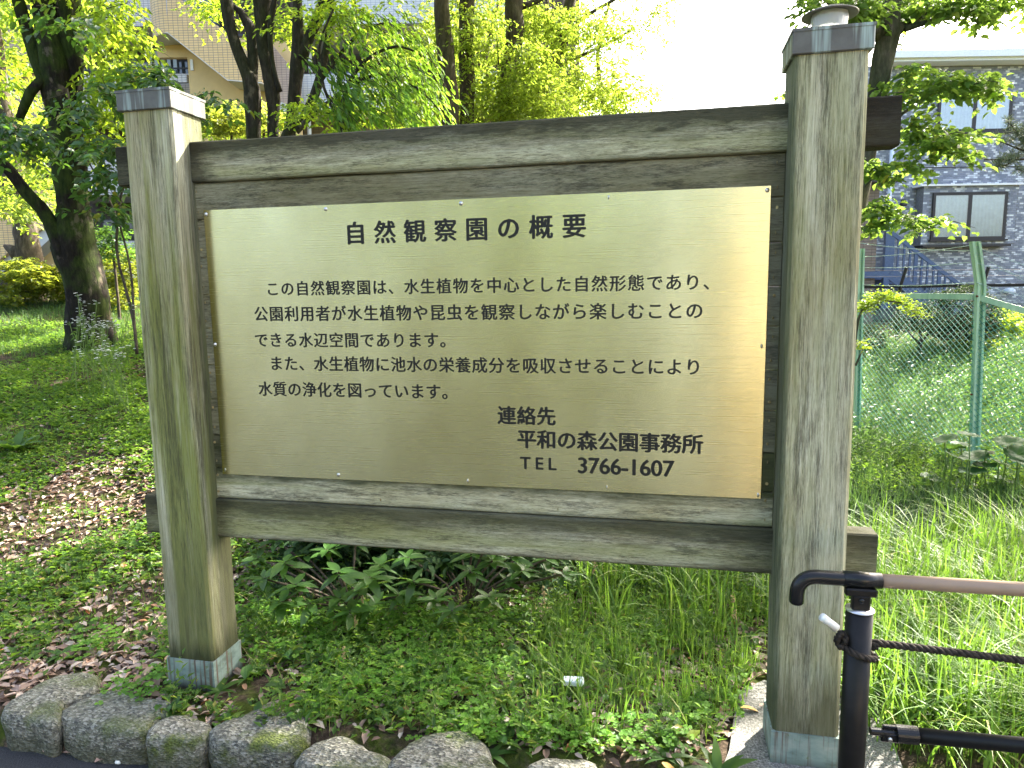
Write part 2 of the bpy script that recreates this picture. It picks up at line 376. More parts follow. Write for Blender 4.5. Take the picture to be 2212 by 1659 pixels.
G = lambda k: [(0, tuple(.55*x for x in k)), (.5, k), (.92, tuple(min(1, 1.6*x) for x in k)), (1, (.32, .24, .03))]
M_leafA = leaf_mat('bright_green_leaf', G((.062, .115, .018)), (.50, .68, .04), .52)
M_leafB = leaf_mat('dark_green_leaf', G((.026, .068, .024)), (.16, .32, .03), .35, .35, .5)
M_leafC = leaf_mat('long_green_leaf', G((.042, .105, .024)), (.34, .58, .04), .48, .4)
M_leafD = leaf_mat('yellow_green_leaf', G((.085, .125, .020)), (.50, .66, .06), .5)
M_leafM = leaf_mat('maple_green_leaf', G((.055, .11, .026)), (.36, .55, .07), .42)
M_hedge = leaf_mat('hedge_leaf', G((.07, .10, .015)), (.42, .48, .04), .42)
M_topi = leaf_mat('dull_topiary_leaf', [(0, (.010, .020, .009)), (.75, (.026, .044, .018)), (1, (.09, .11, .05))], (.05, .09, .02), .18, .7, .1)
M_pine = leaf_mat('pale_pine_needle', [(0, (.10, .14, .09)), (1, (.26, .30, .20))], (.2, .25, .1), .2)
M_grass = leaf_mat('fresh_grass_blade', [(0, (.04, .095, .014)), (.6, (.085, .175, .025)), (.93, (.19, .27, .05)), (1, (.34, .28, .12))], (.22, .40, .035), .4, .5, .3)
M_weed = leaf_mat('broad_weed_leaf', [(0, (.035, .085, .018)), (.6, (.09, .175, .028)), (.95, (.14, .20, .03)), (1, (.30, .24, .05))], (.24, .42, .03), .42, .5, .3)
M_clover = leaf_mat('clover_leaf', [(0, (.06, .15, .018)), (.7, (.12, .27, .03)), (1, (.20, .34, .05))], (.30, .54, .04), .45, .55, .25)
M_meadow = leaf_mat('meadow_leaf', [(0, (.03, .075, .022)), (.7, (.065, .13, .04)), (1, (.12, .18, .06))], (.15, .28, .05), .34, .5, .3)
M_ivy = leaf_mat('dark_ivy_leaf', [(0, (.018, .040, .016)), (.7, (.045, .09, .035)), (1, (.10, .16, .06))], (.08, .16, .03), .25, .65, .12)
M_litter = leaf_mat('dry_fallen_leaf', [(0, (.09, .052, .034)), (.3, (.26, .17, .12)), (.75, (.44, .33, .26)), (.93, (.56, .47, .39)), (1, (.40, .15, .04))], (.2, .1, .05), .12, .6, .3)
M_shrub = leaf_mat('shrub_leaf', G((.045, .11, .020)), (.20, .36, .03), .35, .4, .4)
M_petal = leaf_mat('white_petal', [(0, (.6, .6, .58)), (1, (.85, .85, .82))], (.6, .6, .55), .3)
M_stem = simple('green_stem', (.10, .16, .035), .6, .3)
M_seed = simple('tan_seed_head', (.34, .25, .12), .8, .2)
t = NT('green_butterbur_leaf'); n = t.noise(9, detail=5); t.col(t.ramp(n, [(.3, (.02, .06, .022)), (.7, (.05, .11, .035))]), .6, .2)
tr = t.n('ShaderNodeBsdfTranslucent'); tr.inputs[0].default_value = (.14, .28, .04, 1); mx = t.n('ShaderNodeMixShader'); mx.inputs[0].default_value = .3
t.l(t.b.outputs[0], mx.inputs[1]); t.l(tr.outputs[0], mx.inputs[2]); t.l(mx.outputs[0], t.out.inputs[0]); M_butter = t.m

def tile_mat(name, c1, c2, mortar, w, h, ms=.006, plane='xz'):
    t = NT(name); s = t.sep(); cb = t.n('ShaderNodeCombineXYZ'); t.l(s[0], cb.inputs[0]); t.l(s[2], cb.inputs[1])
    br = t.n('ShaderNodeTexBrick'); br.inputs['Scale'].default_value = 1; br.offset = 0; br.inputs['Brick Width'].default_value = w; br.inputs['Row Height'].default_value = h
    br.inputs['Mortar Size'].default_value = ms; br.inputs['Color1'].default_value = (*c1, 1); br.inputs['Color2'].default_value = (*c2, 1); br.inputs['Mortar'].default_value = (*mortar, 1)
    t.l(cb.outputs[0], br.inputs[0]); n = t.noise(1.2, detail=5)
    c = t.mix(.5, br.outputs[0], t.mix(n, (.6, .6, .6), (1, 1, 1)), 'MULTIPLY'); t.col(c, .45, .4); t.bump(t.math('SUBTRACT', 1., br.outputs[1]), .5, .01); return t.m
M_tbeige = tile_mat('beige_wall_tile', (.76, .54, .24), (.70, .49, .21), (.16, .13, .11), .15, .075)
M_tpink = tile_mat('pinkish_wall_tile', (.50, .38, .29), (.46, .34, .26), (.18, .14, .12), .15, .075)
M_tgrey = tile_mat('pale_grey_wall_tile', (.66, .63, .60), (.60, .58, .56), (.16, .16, .19), .15, .075)
M_twhite = tile_mat('white_wall_tile', (.68, .70, .68), (.64, .66, .66), (.28, .31, .42), .15, .075)
M_tbrown = tile_mat('brown_panel_tile', (.26, .20, .11), (.24, .18, .10), (.12, .09, .05), .2, .1)
M_stucco = simple('ochre_stucco', (.62, .46, .22), .9, .1, var=.08, scale=2)
M_soffit = simple('pale_soffit', (.52, .52, .48), .8, .2, var=.08, scale=2)
M_recess_shade = simple('shade_toned_recess_wall', (.075, .06, .05), .8, .2, var=.3, scale=1)  # beige wall, the shade of the recess is put into its colour
M_dkmetal = simple('dark_railing_metal', (.02, .022, .028), .4, .5)
t = NT('window_glass'); t.col((.05, .06, .06), .06, .8); M_glass = t.m
M_curtain = simple('pale_curtain', (.42, .50, .50), .8, .1, var=.12, scale=6)
M_frame = simple('dark_window_frame', (.02, .017, .016), .4, .5)
t = NT('grey_brick_tile'); a = t.n('ShaderNodeAttribute'); a.attribute_name = 'tone'; n = t.noise(6, detail=5)
c = t.ramp(a.outputs['Fac'], [(0, (.20, .225, .28)), (.45, (.30, .325, .385)), (.55, (.40, .43, .48)), (1, (.76, .80, .84))]); c = t.mix(.3, c, t.mix(n, (.6, .6, .6), (1, 1, 1)), 'MULTIPLY')
t.col(c, .5, .4); M_brick = t.m
M_mortar = simple('grey_mortar', (.20, .205, .22), .9, .1, scale=20)
M_blue = simple('blue_painted_steel', (.06, .10, .20), .4, .5, var=.15)
M_pipe = simple('pale_blue_white_pipe', (.62, .70, .78), .4, .4, var=.05)
M_roof = simple('pale_roof_edge', (.80, .82, .82), .5, .4, var=.06)
t = NT('green_galvanised_paint'); n = t.noise(1, (20, 20, 2), detail=6); sp = t.noise(30, detail=6)
c = t.ramp(n, [(.3, (.26, .42, .28)), (.7, (.42, .58, .41))]); c = t.mix(t.ramp(sp, t.g(.68, .74)), c, (.28, .16, .05)); t.col(c, .5, .4); M_fgreen = t.m
M_fwire = simple('green_pvc_wire', (.03, .21, .155), .4, .5, var=.15)
M_barb = simple('galvanised_barbed_wire', (.38, .46, .45), .5, .5, .5)
M_rust = simple('rusty_bolt', (.09, .03, .012), .8, .3)
M_bluepanel = simple('pale_blue_sheet', (.42, .55, .72), .6, .3, var=.1, scale=3)

# ------------------------------------------------------------------ ground
def axis_pts(lo, hi, fine, far=600):
    a = list(np.arange(lo, hi, fine)); x = hi; s = fine
    while x < far: a.append(x); s *= 1.35; x += s
    x = lo-fine; s = fine
    while x > -far: a.insert(0, x); s *= 1.35; x -= s
    return np.array(a)
xs, ys = axis_pts(-9, 7.5, .075), axis_pts(-2.2, 13, .075)
X, Y = np.meshgrid(xs, ys); Z = ground_h(X, Y)
nx, ny = len(xs), len(ys); V = np.stack([X, Y, Z], -1).reshape(-1, 3)
i, j = np.meshgrid(np.arange(nx-1), np.arange(ny-1)); b = (j*nx+i).ravel()
Fa = np.concatenate([np.stack([b, b+1, b+nx+1], 1), np.stack([b, b+nx+1, b+nx], 1)])
me = tri_mesh('ground', V, Fa, np.zeros(len(V)), M_soil); me.polygons.foreach_set('use_smooth', [True]*len(me.polygons))
g = put(bpy.data.objects.new('ground', me)); tag(g, 'brown soil bank with moss and leaf mould under the trees', kind='structure')
mb = MB(); far = 40
a0 = E0-_ed*far; a1 = E1+_ed*far; q = [a0+_en*.1, a1+_en*.1, a1-_en*30, a0-_en*30]
mb.add([(p[0], p[1], -.10) for p in q], [(3, 2, 1, 0)]); o = mb.build('asphalt_path', M_asph); tag(o, 'dark asphalt path in front of the stone edging', kind='structure')
# concrete footing of the right post
pts = [onz(u, v, .0)[:2] for u, v in ((1500, 1760), (1548, 1700), (1575, 1630), (1585, 1560), (1600, 1500), (1650, 1478), (1895, 1535), (1925, 1600), (1960, 1700), (1975, 1780))]
mb = MB(); mb.prism([(p[0], p[1]) for p in pts], -.25, .018, lambda p: (p[0], p[2], p[1])); o = mb.build('concrete_footing', M_conc)
tag(o, 'rough grey concrete footing slab around the base of the right sign post', 'footing')

# ------------------------------------------------------------------ edging stones
def V7(l): return [(x/3.151, y/3.151+1188) for x, y in l]
def V8(l): return [(x/3.151+486, y/3.151+1134) for x, y in l]
def V9(l): return [(x/3.16+1134, y/3.16+1134) for x, y in l]
stones = [
 (V7([(5, 1090), (90, 1000), (250, 900), (420, 830), (600, 815), (680, 850), (670, 940), (560, 990), (440, 1040), (400, 1150), (320, 1180), (200, 1150), (60, 1130)]), 'long pale granite edging stone lying slanted at the far left of the row', 0),
 (V7([(415, 1130), (440, 1060), (620, 970), (800, 935), (1000, 985), (1200, 1020), (1190, 1090), (1060, 1150), (1000, 1220), (900, 1235), (700, 1205), (500, 1180)]), 'wide flat edging stone with white pebbly speckles, second in the row from the left', 0),
 (V7([(1005, 1220), (1050, 1160), (1180, 1120), (1330, 1125), (1430, 1180), (1400, 1260), (1300, 1300), (1150, 1290), (1020, 1270)]), 'small rounded edging stone wedged between two large stones below the left post', 1),
 (V7([(1415, 1230), (1520, 1150), (1700, 1080), (1850, 1020), (1960, 1050), (2090, 1110), (2110, 1200), (2070, 1290), (1950, 1330), (1750, 1320), (1500, 1300)]), 'large square edging stone with a green moss strip along its back edge', 1),
 (V8([(495, 1560), (560, 1490), (680, 1440), (800, 1430), (950, 1510), (1110, 1570), (1105, 1640), (950, 1680), (700, 1660), (520, 1630)]), 'low peaked edging stone right of the large mossy square one', 0),
 (V8([(1115, 1620), (1200, 1500), (1350, 1420), (1600, 1385), (1720, 1420), (1850, 1600), (1880, 1680), (1700, 1740), (1400, 1740), (1180, 1700)]), 'large domed bluish grey edging stone at the middle bottom of the picture', 0),
 (V9([(-30, 1680), (100, 1605), (250, 1585), (420, 1590), (500, 1630), (515, 1700), (400, 1760), (100, 1760), (-30, 1730)]), 'last edging stone in the row, only its flat top showing at the bottom edge', 0)]
for k, (poly, lab, mi) in enumerate(stones):
    pl = np.array([onz(u, v, .035)[:2] for u, v in poly]); n = len(pl); c = pl.mean(0)
    th = np.linspace(0, n, 72, endpoint=False); ring = []
    for tt in th:
        i0 = int(tt); f = tt-i0; p0, p1, p2, p3 = (pl[(i0+q-1) % n] for q in range(4))
        ring.append(.5*((2*p1)+(-p0+p2)*f+(2*p0-5*p1+4*p2-p3)*f*f+(-p0+3*p1-3*p2+p3)*f**3))
    ring = np.array(ring)-c; prof = [(.0, .052), (.2, .052), (.4, .05), (.58, .047), (.76, .046), (.88, .043), (.96, .036), (1.01, .018), (1.03, -.012), (1.03, -.055), (1.01, -.10), (.98, -.16)]
    vs = []
    for s_, z in prof:
        for q in ring:
            p = Vector((c[0]+q[0]*s_, c[1]+q[1]*s_, z))
            nn = noise.noise(p*9+Vector((k*7, 0, 0)))*.016 + noise.noise(p*28)*.006 + noise.noise(p*70)*.0028
            dirv = Vector((q[0], q[1], 0)).normalized() if s_ > .8 else Vector((0, 0, 1))
            vs.append(p + dirv*nn*(1.2 if s_ > .8 else .8) - Vector((0, 0, .01 if z > 0 else 0)))
    m_, R_ = 72, len(prof)
    fs = [(i*m_+a, (i+1)*m_+a, (i+1)*m_+(a+1) % m_, i*m_+(a+1) % m_) for i in range(R_-1) for a in range(m_)]
    e = obj('edging_stone', vs, fs, M_st[mi], None, (0, 0, 0), True)
    e.data.transform(Matrix.Translation((-c[0], -c[1], 0))); e.location = (c[0], c[1], 0)
    tag(e, lab, 'edging stone', 'rough granite edging stones between path and bank')

# ------------------------------------------------------------------ the notice board
board = empty('notice_board', (1.08, .05, 0)); BO = (1.08, .05, 0)
tag(board, 'weathered timber notice board on two posts with a gold metal plate of black Japanese text', 'notice board')
PW, PD = .204, .181
def post(x0, y0, z0, z1, lean, mat, lab):
    mb = MB(); N = 26; e = .011
    base = [(e, 0), (PW-e, 0), (PW, e), (PW, PD-e), (PW-e, PD), (e, PD), (0, PD-e), (0, e)]
    for i in range(N+1):
        z = z0+(z1-z0)*i/N
        for a, b_ in base:
            w = noise.noise(Vector((x0+a*3, b_*3, z*2.2)))*.003
            mb.v.append((x0+a+w, y0+b_+lean*z+w*.6, z))
    mb.f = [(i*8+k, i*8+(k+1) % 8, i*8+8+(k+1) % 8, i*8+8+k) for i in range(N) for k in range(8)] + [tuple(range(7, -1, -1)), tuple(N*8+k for k in range(8))]
    p = mb.build('post', mat, board, BO); p['label'] = lab
    k = MB(); e2 = .010; yy = y0+lean*z1
    k.box((x0-e2, yy-e2, z1-.002), (x0+PW+e2, yy+PD+e2, z1+.068), bev=.003)
    k.box((x0-e2-.002, yy-e2-.002, z1+.061), (x0+PW+e2+.002, yy+PD+e2+.002, z1+.070))
    k.build('cap', M_cap, p, BO)
    k = MB(); yy = y0+lean*.08
    k.box((x0-.004, yy-.004, -.12), (x0+PW+.004, yy+PD+.004, .128))
    k.build('collar', M_collar, p, BO)
    return p
pL = post(.0233-PW, -.0417, .05, 2.2428, .0015, M_postL, 'left post with green algae streaks and dark caps')
pR = post(2.1293, -.0823, .05, 2.2551, .0235, M_postR, 'right post, grey and speckled, carrying a small lamp')
def plankbox(x0, x1, y0, y1, z0, z1, nseg=40, wob=.0015, bev=.004, sd=0):
    mb = MB(); base = [(y0+bev, z0), (y1, z0), (y1, z1), (y0+bev, z1), (y0, z1-bev), (y0, z0+bev)]
    for i in range(nseg+1):
        x = x0+(x1-x0)*i/nseg
        for a, b_ in base:
            mb.v.append((x, a+noise.noise(Vector((x*2.5, b_*4, sd)))*wob, b_+noise.noise(Vector((x*4, a*5+b_*3, sd+9)))*wob*1.2))
    mb.f = [(i*6+(k+1) % 6, i*6+k, i*6+6+k, i*6+6+(k+1) % 6) for i in range(nseg) for k in range(6)] + [tuple(range(6)), tuple(nseg*6+k for k in range(5, -1, -1))]
    return mb
b1 = plankbox(-.296, 2.449, .0515, .131, 1.995, 2.141, 60, .002, .005, 1); b1.build('top_beam', M_beamT, board, BO)['label'] = 'upper crossbeam with a dark stained top edge'
b2 = plankbox(-.304, 2.452, .0515, .131, .613, .770, 60, .002, .005, 2); b2.build('bottom_beam', M_beamB, board, BO)['label'] = 'lower crossbeam with mossy patches'
zs = [.7705, .893, 1.028, 1.170, 1.306, 1.448, 1.577, 1.716, 1.858, 1.9945]
scr = MB(); scr.lathe((0, 0, 0), [(.0, 0), (.0052, 0), (.0052, .0014), (.0034, .0026), (.0, .0026)], 10)
M_scr = mesh('screw', scr.v, scr.f, M_brass)
scr = MB(); scr.lathe((0, 0, 0), [(.0, 0), (.0075, 0), (.0072, .0018), (.0050, .0038), (.0, .0045)], 14)
M_scr2 = mesh('plate_screw', scr.v, scr.f, M_steel, True)
def screw(me, x, y, z, par):
    s = bpy.data.objects.new('screw', me); put(s, par); s.location = (x-BO[0], y-BO[1], z); s.rotation_euler = (rad(90), 0, random.random()*3); return s
for i in range(9):
    pk = plankbox(.012, 2.126, .066+(.0015 if i % 2 else 0), .092, zs[i]+.0016, zs[i+1]-.0016, 40, .0009, .003, i+5)
    p = pk.build('plank', M_plank if i > 1 else M_plank2, board, BO)
    for x in ((.030, 2.104) if i not in (0, 8) else (.03, .72, 1.4, 2.104)):
        for dz in (.03, .105):
            if i in (0, 8) and abs(x-1.08) < .6 and dz > .05: continue
            screw(M_scr, x+random.uniform(-.003, .003), .0662, zs[i]+dz*(zs[i+1]-zs[i])/.135, p)
PY = .0615
mb = MB(); mb.box((.0563, PY, .8707), (2.0867, PY+.003, 1.8939), bev=.0008)
plate = mb.build('plate', M_plate, board, BO); plate['label'] = 'brushed gold metal plate printed with black Japanese text'
for x, z in ((.065, 1.878), (.555, 1.879), (1.065, 1.879), (1.571, 1.879), (2.073, 1.880), (.064, 1.386), (2.071, 1.385), (.064, .889), (.553, .889), (1.065, .889), (1.570, .889), (2.073, .885)):
    screw(M_scr2, x+.002, PY, z, plate)
def text_mesh(txt, size, spacing, off):
    cu = bpy.data.curves.new('t', 'FONT'); cu.body = txt; cu.size = size; cu.space_character = spacing; cu.offset = off; cu.resolution_u = 3; cu.extrude = .0003
    ob = bpy.data.objects.new('t', cu); COL.objects.link(ob); dg = bpy.context.evaluated_depsgraph_get(); dg.update()
    me = bpy.data.meshes.new_from_object(ob.evaluated_get(dg)); bpy.data.objects.remove(ob); bpy.data.curves.remove(cu); return me
def bbox(me):
    a = np.empty(len(me.vertices)*3, np.float32); me.vertices.foreach_get('co', a); a = a.reshape(-1, 3); return a.min(0), a.max(0)
_a = bbox(text_mesh('園', 1, 1, 0)); EMH = float(_a[1][1]-_a[0][1])
def line(txt, x0, x1, z0, z1, hgt, off=.022, ref=None):
    """hgt = printed height of a full-width glyph"""
    size = hgt/(EMH if ref is None else ref)
    m1, m2 = text_mesh(txt, size, 1, 0), text_mesh(txt, size, 1.5, 0)
    w1, w2 = (float(bbox(m)[1][0]-bbox(m)[0][0]) for m in (m1, m2)); sp = 1+.5*((x1-x0)-w1)/(w2-w1)
    m0 = text_mesh(txt, size, sp, 0); lo, hi = bbox(m0); nv = len(m0.vertices); co = np.empty(nv*3, np.float32); m0.vertices.foreach_get('co', co); co = co.reshape(-1, 3)
    fs = [tuple(p.vertices) for p in m0.polygons]; V_ = []; F_ = []; e = off*size
    for q, (dx, dy) in enumerate(((0, 0), (-e, 0), (e, 0), (0, e*.6), (0, -e*.6))):
        V_.append(co+np.array([dx, dy, -.00003*q])); F_ += [tuple(i+q*nv for i in f) for f in fs]
    me = bpy.data.meshes.new('lettering'); me.from_pydata(np.concatenate(V_).tolist(), [], F_)
    me.transform(Matrix.Rotation(rad(90), 4, 'X') @ Matrix.Translation((-lo[0]+e, -(lo[1]+hi[1])/2, 0)))
    me.name = 'lettering'; me.materials.clear(); me.materials.append(M_ink)
    o = bpy.data.objects.new('lettering', me); put(o, plate); o.location = (x0-BO[0], PY-.0006-BO[1], (z0+z1)/2); return o
line('自然観察園の概要', .637, 1.496, 1.752, 1.829, .074, .030)
line('この自然観察園は、水生植物を中心とした自然形態であり、', .305, 1.902, 1.572, 1.620, .0500)
line('公園利用者が水生植物や昆虫を観察しながら楽しむことの', .242, 1.882, 1.476, 1.529, .0525)
line('できる水辺空間であります。', .238, .994, 1.378, 1.430, .0515)
line('また、水生植物に池水の栄養成分を吸収させることにより', .301, 1.875, 1.289, 1.341, .0520)
line('水質の浄化を図っています。', .239, .996, 1.190, 1.243, .0525)
line('連絡先', 1.182, 1.389, 1.106, 1.166, .061, .034)
line('平和の森公園事務所', 1.254, 1.892, 1.020, 1.084, .063, .034)
_l = bbox(text_mesh('E', 1, 1, 0)); CAPH = float(_l[1][1]-_l[0][1])
line('T E L', 1.263, 1.392, .942, .985, .043, .026, CAPH)
line('3766-1607', 1.471, 1.799, .936, .990, .055, .026, CAPH)
# lamp on the right post
lx, ly, lz = 2.1293+.108, -.0823+.053+.09, 2.2551+.070
lm = MB(); lm.lathe((lx, ly, lz), [(.0, 0), (.046, 0), (.047, .006), (.053, .052), (.053, .062), (0, .062)], 32)
lamp = lm.build('lamp', M_lens, board, BO, True); lamp['label'] = 'small round ribbed lamp on top of the right post'
sh = MB(); sh.lathe((lx, ly, lz), [(.0, .063), (.054, .063), (.076, .058), (.080, .059), (.080, .062), (.055, .073), (.02, .077), (0, .078)], 32)
s_ = sh.build('lamp_shade', M_shade, lamp, BO, True)
for o in (lamp, s_):
    pass
cg = MB()
cg.lathe((lx, ly, lz+.077), [(.0, 0), (.007, 0), (.007, .006), (0, .009)], 10); cg.build('knob', M_shade, lamp, BO, True)

# ------------------------------------------------------------------ handrail with rope
hr = empty('handrail', P(1852, 1700, 1.8)*np.array([1, 1, 0])); HO = tuple(hr.location)
tag(hr, 'black and tan pipe handrail with a downturned end, in front of the right sign post', 'handrail')
def PX(l): return [P(u, v, d) for u, v, d in l]
mb = MB(); r0 = .034
top = P(1857, 1317, 1.8); bot = np.array([top[0], top[1], -.1]); mb.tube([bot, (top+bot)/2, top], [r0]*3, 28)
mb.build('rail_post', M_black, hr, HO, True)
q2 = P(1857, 1317, 1.8)+(P(2212, 1273, 1.735)-P(1893, 1254, 1.8))*5.1; q2[2] = top[2]-.045; mb = MB(); mb.tube([[q2[0], q2[1], -.1], q2], [r0]*2, 28); mb.build('rail_post', M_black, hr, HO, True)
rm = MB(); rm.tube([top, top+np.array([0, 0, .003])], [r0+.003, r0+.003], 28); rm.build('post_rim', M_steel, hr, HO, True)
a = P(1893, 1254, 1.8); b = P(2212, 1273, 1.735); far_ = a+(b-a)*5.2
mb = MB(); mb.tube([a, (a+far_)/2, far_], [.0185]*3, 24); mb.build('top_rail', M_tan, hr, HO, True)
RD = unit(b-a); 
mb = MB(); s0 = a+RD*.012; mb.tube([s0, a-RD*.083], [.0215]*2, 24); mb.build('rail_sleeve', M_black2, hr, HO, True)
pl = [a-RD*.08, a-RD*.13, a-RD*.155, a-RD*.177+np.array([0, 0, -.006]), a-RD*.192+np.array([0, 0, -.021]), a-RD*.199+np.array([0, 0, -.042]), a-RD*.200+np.array([0, 0, -.080])]
rs = resample(pl, .006); rr = [.0195]*len(rs); rr[-1] = .0150; rr[-2] = .0188; mb = MB(); mb.tube(rs, rr, 24)
mb.build('end_elbow', M_black2, hr, HO, True)
Mf = lambda p: tuple(np.array(top)+RD*p[0]+np.cross(RD, (0, 0, 1))*p[1]+np.array([0, 0, p[2]]))
mb = MB(); k = float(np.dot(np.array(a)-np.array(top), RD)); 
mb.box((-.040, -.012, .040), (.040, .012, .062), Mf, .004); mb.box((-.022, -.012, -.002), (.024, .012, .044), Mf, .004)
mb.build('saddle_bracket', M_black, hr, HO)
mb = MB(); c = Mf((0, .013, .030)); mb.tube([c, np.array(c)+np.cross(RD, (0, 0, 1))*.003], [.008, .007], 14); mb.build('rivet', M_black2, hr, HO, True)
a2 = P(1945, 1585, 1.79); b2_ = P(2212, 1610, 1.73); D2 = unit(b2_-a2); f2 = a2+(b2_-a2)*6.0
mb = MB(); mb.tube([a2, f2], [.0205]*2, 24); mb.build('lower_rail', M_black, hr, HO, True)
mb = MB(); mb.tube([a2-D2*.012, a2+D2*.042], [.0245]*2, 24); mb.tube([P(1880, 1579, 1.8), a2], [.011, .011], 12)
f3 = lambda p: tuple(a2+D2*p[0]+np.cross(D2, (0, 0, 1))*p[1]+np.array([0, 0, p[2]]))
mb.box((-.046, -.006, -.004), (-.008, .006, .022), f3, .002); mb.box((-.052, -.014, -.022), (-.006, -.004, .004), f3, .003); mb.box((-.052, .004, -.022), (-.006, .014, .004), f3, .003)
mb.build('swivel_joint', M_black2, hr, HO)
mb = MB(); c = np.array(f3((-.030, .0145, -.010))); mb.tube([c, c+np.cross(D2, (0, 0, 1))*.004], [.007, .005], 12); mb.build('joint_bolt', M_steel, hr, HO, True)
# rope: three laid strands
def rope(mbx, path, R, n=7, pitch=.05):
    p = resample(path, .006); s = np.concatenate([[0], np.cumsum(np.linalg.norm(np.diff(p, axis=0), axis=1))])
    t_ = np.gradient(p, axis=0); t_ = unit(t_); A = unit(np.cross(t_, np.array([.1, .2, 1.]))); B = np.cross(t_, A)
    for k in range(3):
        ph = 2*math.pi*(s/pitch+k/3)[:, None]; q = p+(A*np.cos(ph)+B*np.sin(ph))*R*.46
        mbx.tube(q, [R*.56]*len(q), n)
re_ = P(1893, 1389, 1.8)
rp = empty('rope', tuple(re_)); RO = tuple(re_); tag(rp, 'dark tarred rope tied round the black handrail post with a white taped end', 'rope')
mb = MB(); e = P(2212, 1423, 1.735); far3 = re_+(e-re_)*5.6; mid = (re_+far3)/2-np.array([0, 0, .012]); rope(mb, [re_-RD*.03, re_, mid, far3], .0108)
PC = np.array([top[0], top[1], 0]); away = FH; sd3 = RH
def ringpt(th, z, R=.043): return PC + (sd3*math.cos(th)-away*math.sin(th))*R + np.array([0, 0, z])
zr = P(1857, 1410, 1.8)[2]
rope(mb, [ringpt(th, zr-.006*math.cos(th)+z_, .0435) for th, z_ in zip(np.linspace(-.2, math.pi+.3, 12), np.linspace(-.004, .022, 12))], .0100)
rope(mb, [ringpt(th, zr+.017, .0435) for th in np.linspace(-1.2, .2, 6)], .0100)
mb.build('cord', M_rope, rp, RO, True)
kn = MB(); kc = ringpt(math.pi-.12, zr+.045, .052)
kp = [kc+np.array([math.cos(t_)*.010, -.008+.006*math.sin(2*t_), math.sin(t_)*.020]) for t_ in np.linspace(0, 5.2, 10)]
rope(kn, [ringpt(math.pi, zr+.018, .045)]+kp, .0100); kn.build('knot', M_rope, rp, RO, True)
te = MB(); q0 = P(1806, 1356, 1.76); q1 = P(1776, 1333, 1.75); te.tube([q0, q0*.5+q1*.5+np.array([0, 0, .001]), q1], [.0115, .0098, .0110], 10, .1); te.build('taped_end', M_white, rp, RO, True)

# ------------------------------------------------------------------ buildings (level frames: l sideways, d away, z up)
def FM(l0, d0, rot=0.0):
    def f(p):
        a, b, z = p; c, s = math.cos(rot), math.sin(rot)
        return tuple(WP(l0+a*c-b*s, d0+a*s+b*c, z))
    return f
def frame_obj(name, mb_local, mat, parent, l0, d0, rot=0.0, smooth=False):
    """mesh kept in its own upright frame, so tile materials follow the wall"""
    me = mesh(name, mb_local.v, mb_local.f, mat, smooth); o = bpy.data.objects.new(name, me); put(o, parent)
    w = Matrix.Translation(Vector(tuple(WP(l0, d0, 0)))) @ Matrix.Rotation(-YAW+rot, 4, 'Z')
    o.matrix_world = w
    if parent is not None:
        o.matrix_parent_inverse = Matrix.Identity(4); o.matrix_local = Matrix.Translation(-parent.location) @ w
    return o
I3 = lambda p: tuple(p)
def poly_uv(pts, d): return [LZ(u, v, d) for u, v in pts]

# --- apartment block on the left
ab = empty('apartment_building', WP(-7, 25, 1.2)); tag(ab, 'beige and white tiled apartment block with balconies and outside stairs behind the trees', 'building')
def band(u0, u1, v0, v1, d, mat, depth=.15, name='parapet', us=None):
    l0, _ = LZ(u0, v0, d); l1, _ = LZ(u1, v0, d); z1 = LZ((u0+u1)/2 if us is None else us, v0, d)[1]; z0 = LZ((u0+u1)/2 if us is None else us, v1, d)[1]
    mb = MB(); mb.box((l0, 0, z0), (l1, depth, z1)); frame_obj(name, mb, mat, ab, 0, d); return l0, l1, z0, z1
def wall_(u0, u1, v0, v1, d, mat, name='wall', depth=.3): return band(u0, u1, v0, v1, d, mat, depth, name)
wall_(-260, 640, -700, 760, 27.2, M_recess_shade, 'recess_wall')
wall_(600, 1250, -700, 760, 28.2, M_recess_shade, 'recess_wall')
for (v0, v1) in ((-310, -127), (-127, 57), (57, 241), (241, 420), (420, 600)):        # storeys: parapet, slab, soffit
    l0, l1, z0, z1 = band(120, 420, v1-80, v1, 25.2, M_tgrey, .16)
    mb = MB(); mb.box((l0, .17, z0-.04), (l1, 2.0, z0+.16)); frame_obj('balcony_slab', mb, M_soffit, ab, 0, 25.2)
    mb = MB(); mb.box((l0, .02, z1+.16), (l1, .07, z1+.21)); 
    for k in range(9): x = l0+(l1-l0)*k/8; mb.box((x-.02, .03, z1), (x+.02, .06, z1+.17))
    frame_obj('railing', mb, M_dkmetal, ab, 0, 25.2)
    for k, (a_, w_) in enumerate(((.6, 1.7), (3.0, 1.7))):                          # balcony doors at the back
        z = z0+.18; mb = MB(); mb.box((l0+a_, 1.92, z), (l0+a_+w_, 1.98, z+2.05)); wdw = frame_obj('window', mb, M_frame, ab, 0, 25.2)
        mb = MB(); mb.box((l0+a_+.06, 1.90, z+.06), (l0+a_+w_/2-.03, 1.918, z+1.99)); frame_obj('pane', mb, M_glass, wdw, 0, 25.2) if False else None
        pn = frame_obj('pane', mb, M_glass, ab, 0, 25.2)
        mb = MB(); mb.box((l0+a_+w_/2+.03, 1.90, z+.06), (l0+a_+w_-.06, 1.918, z+1.99)); frame_obj('pane', mb, M_glass, ab, 0, 25.2)
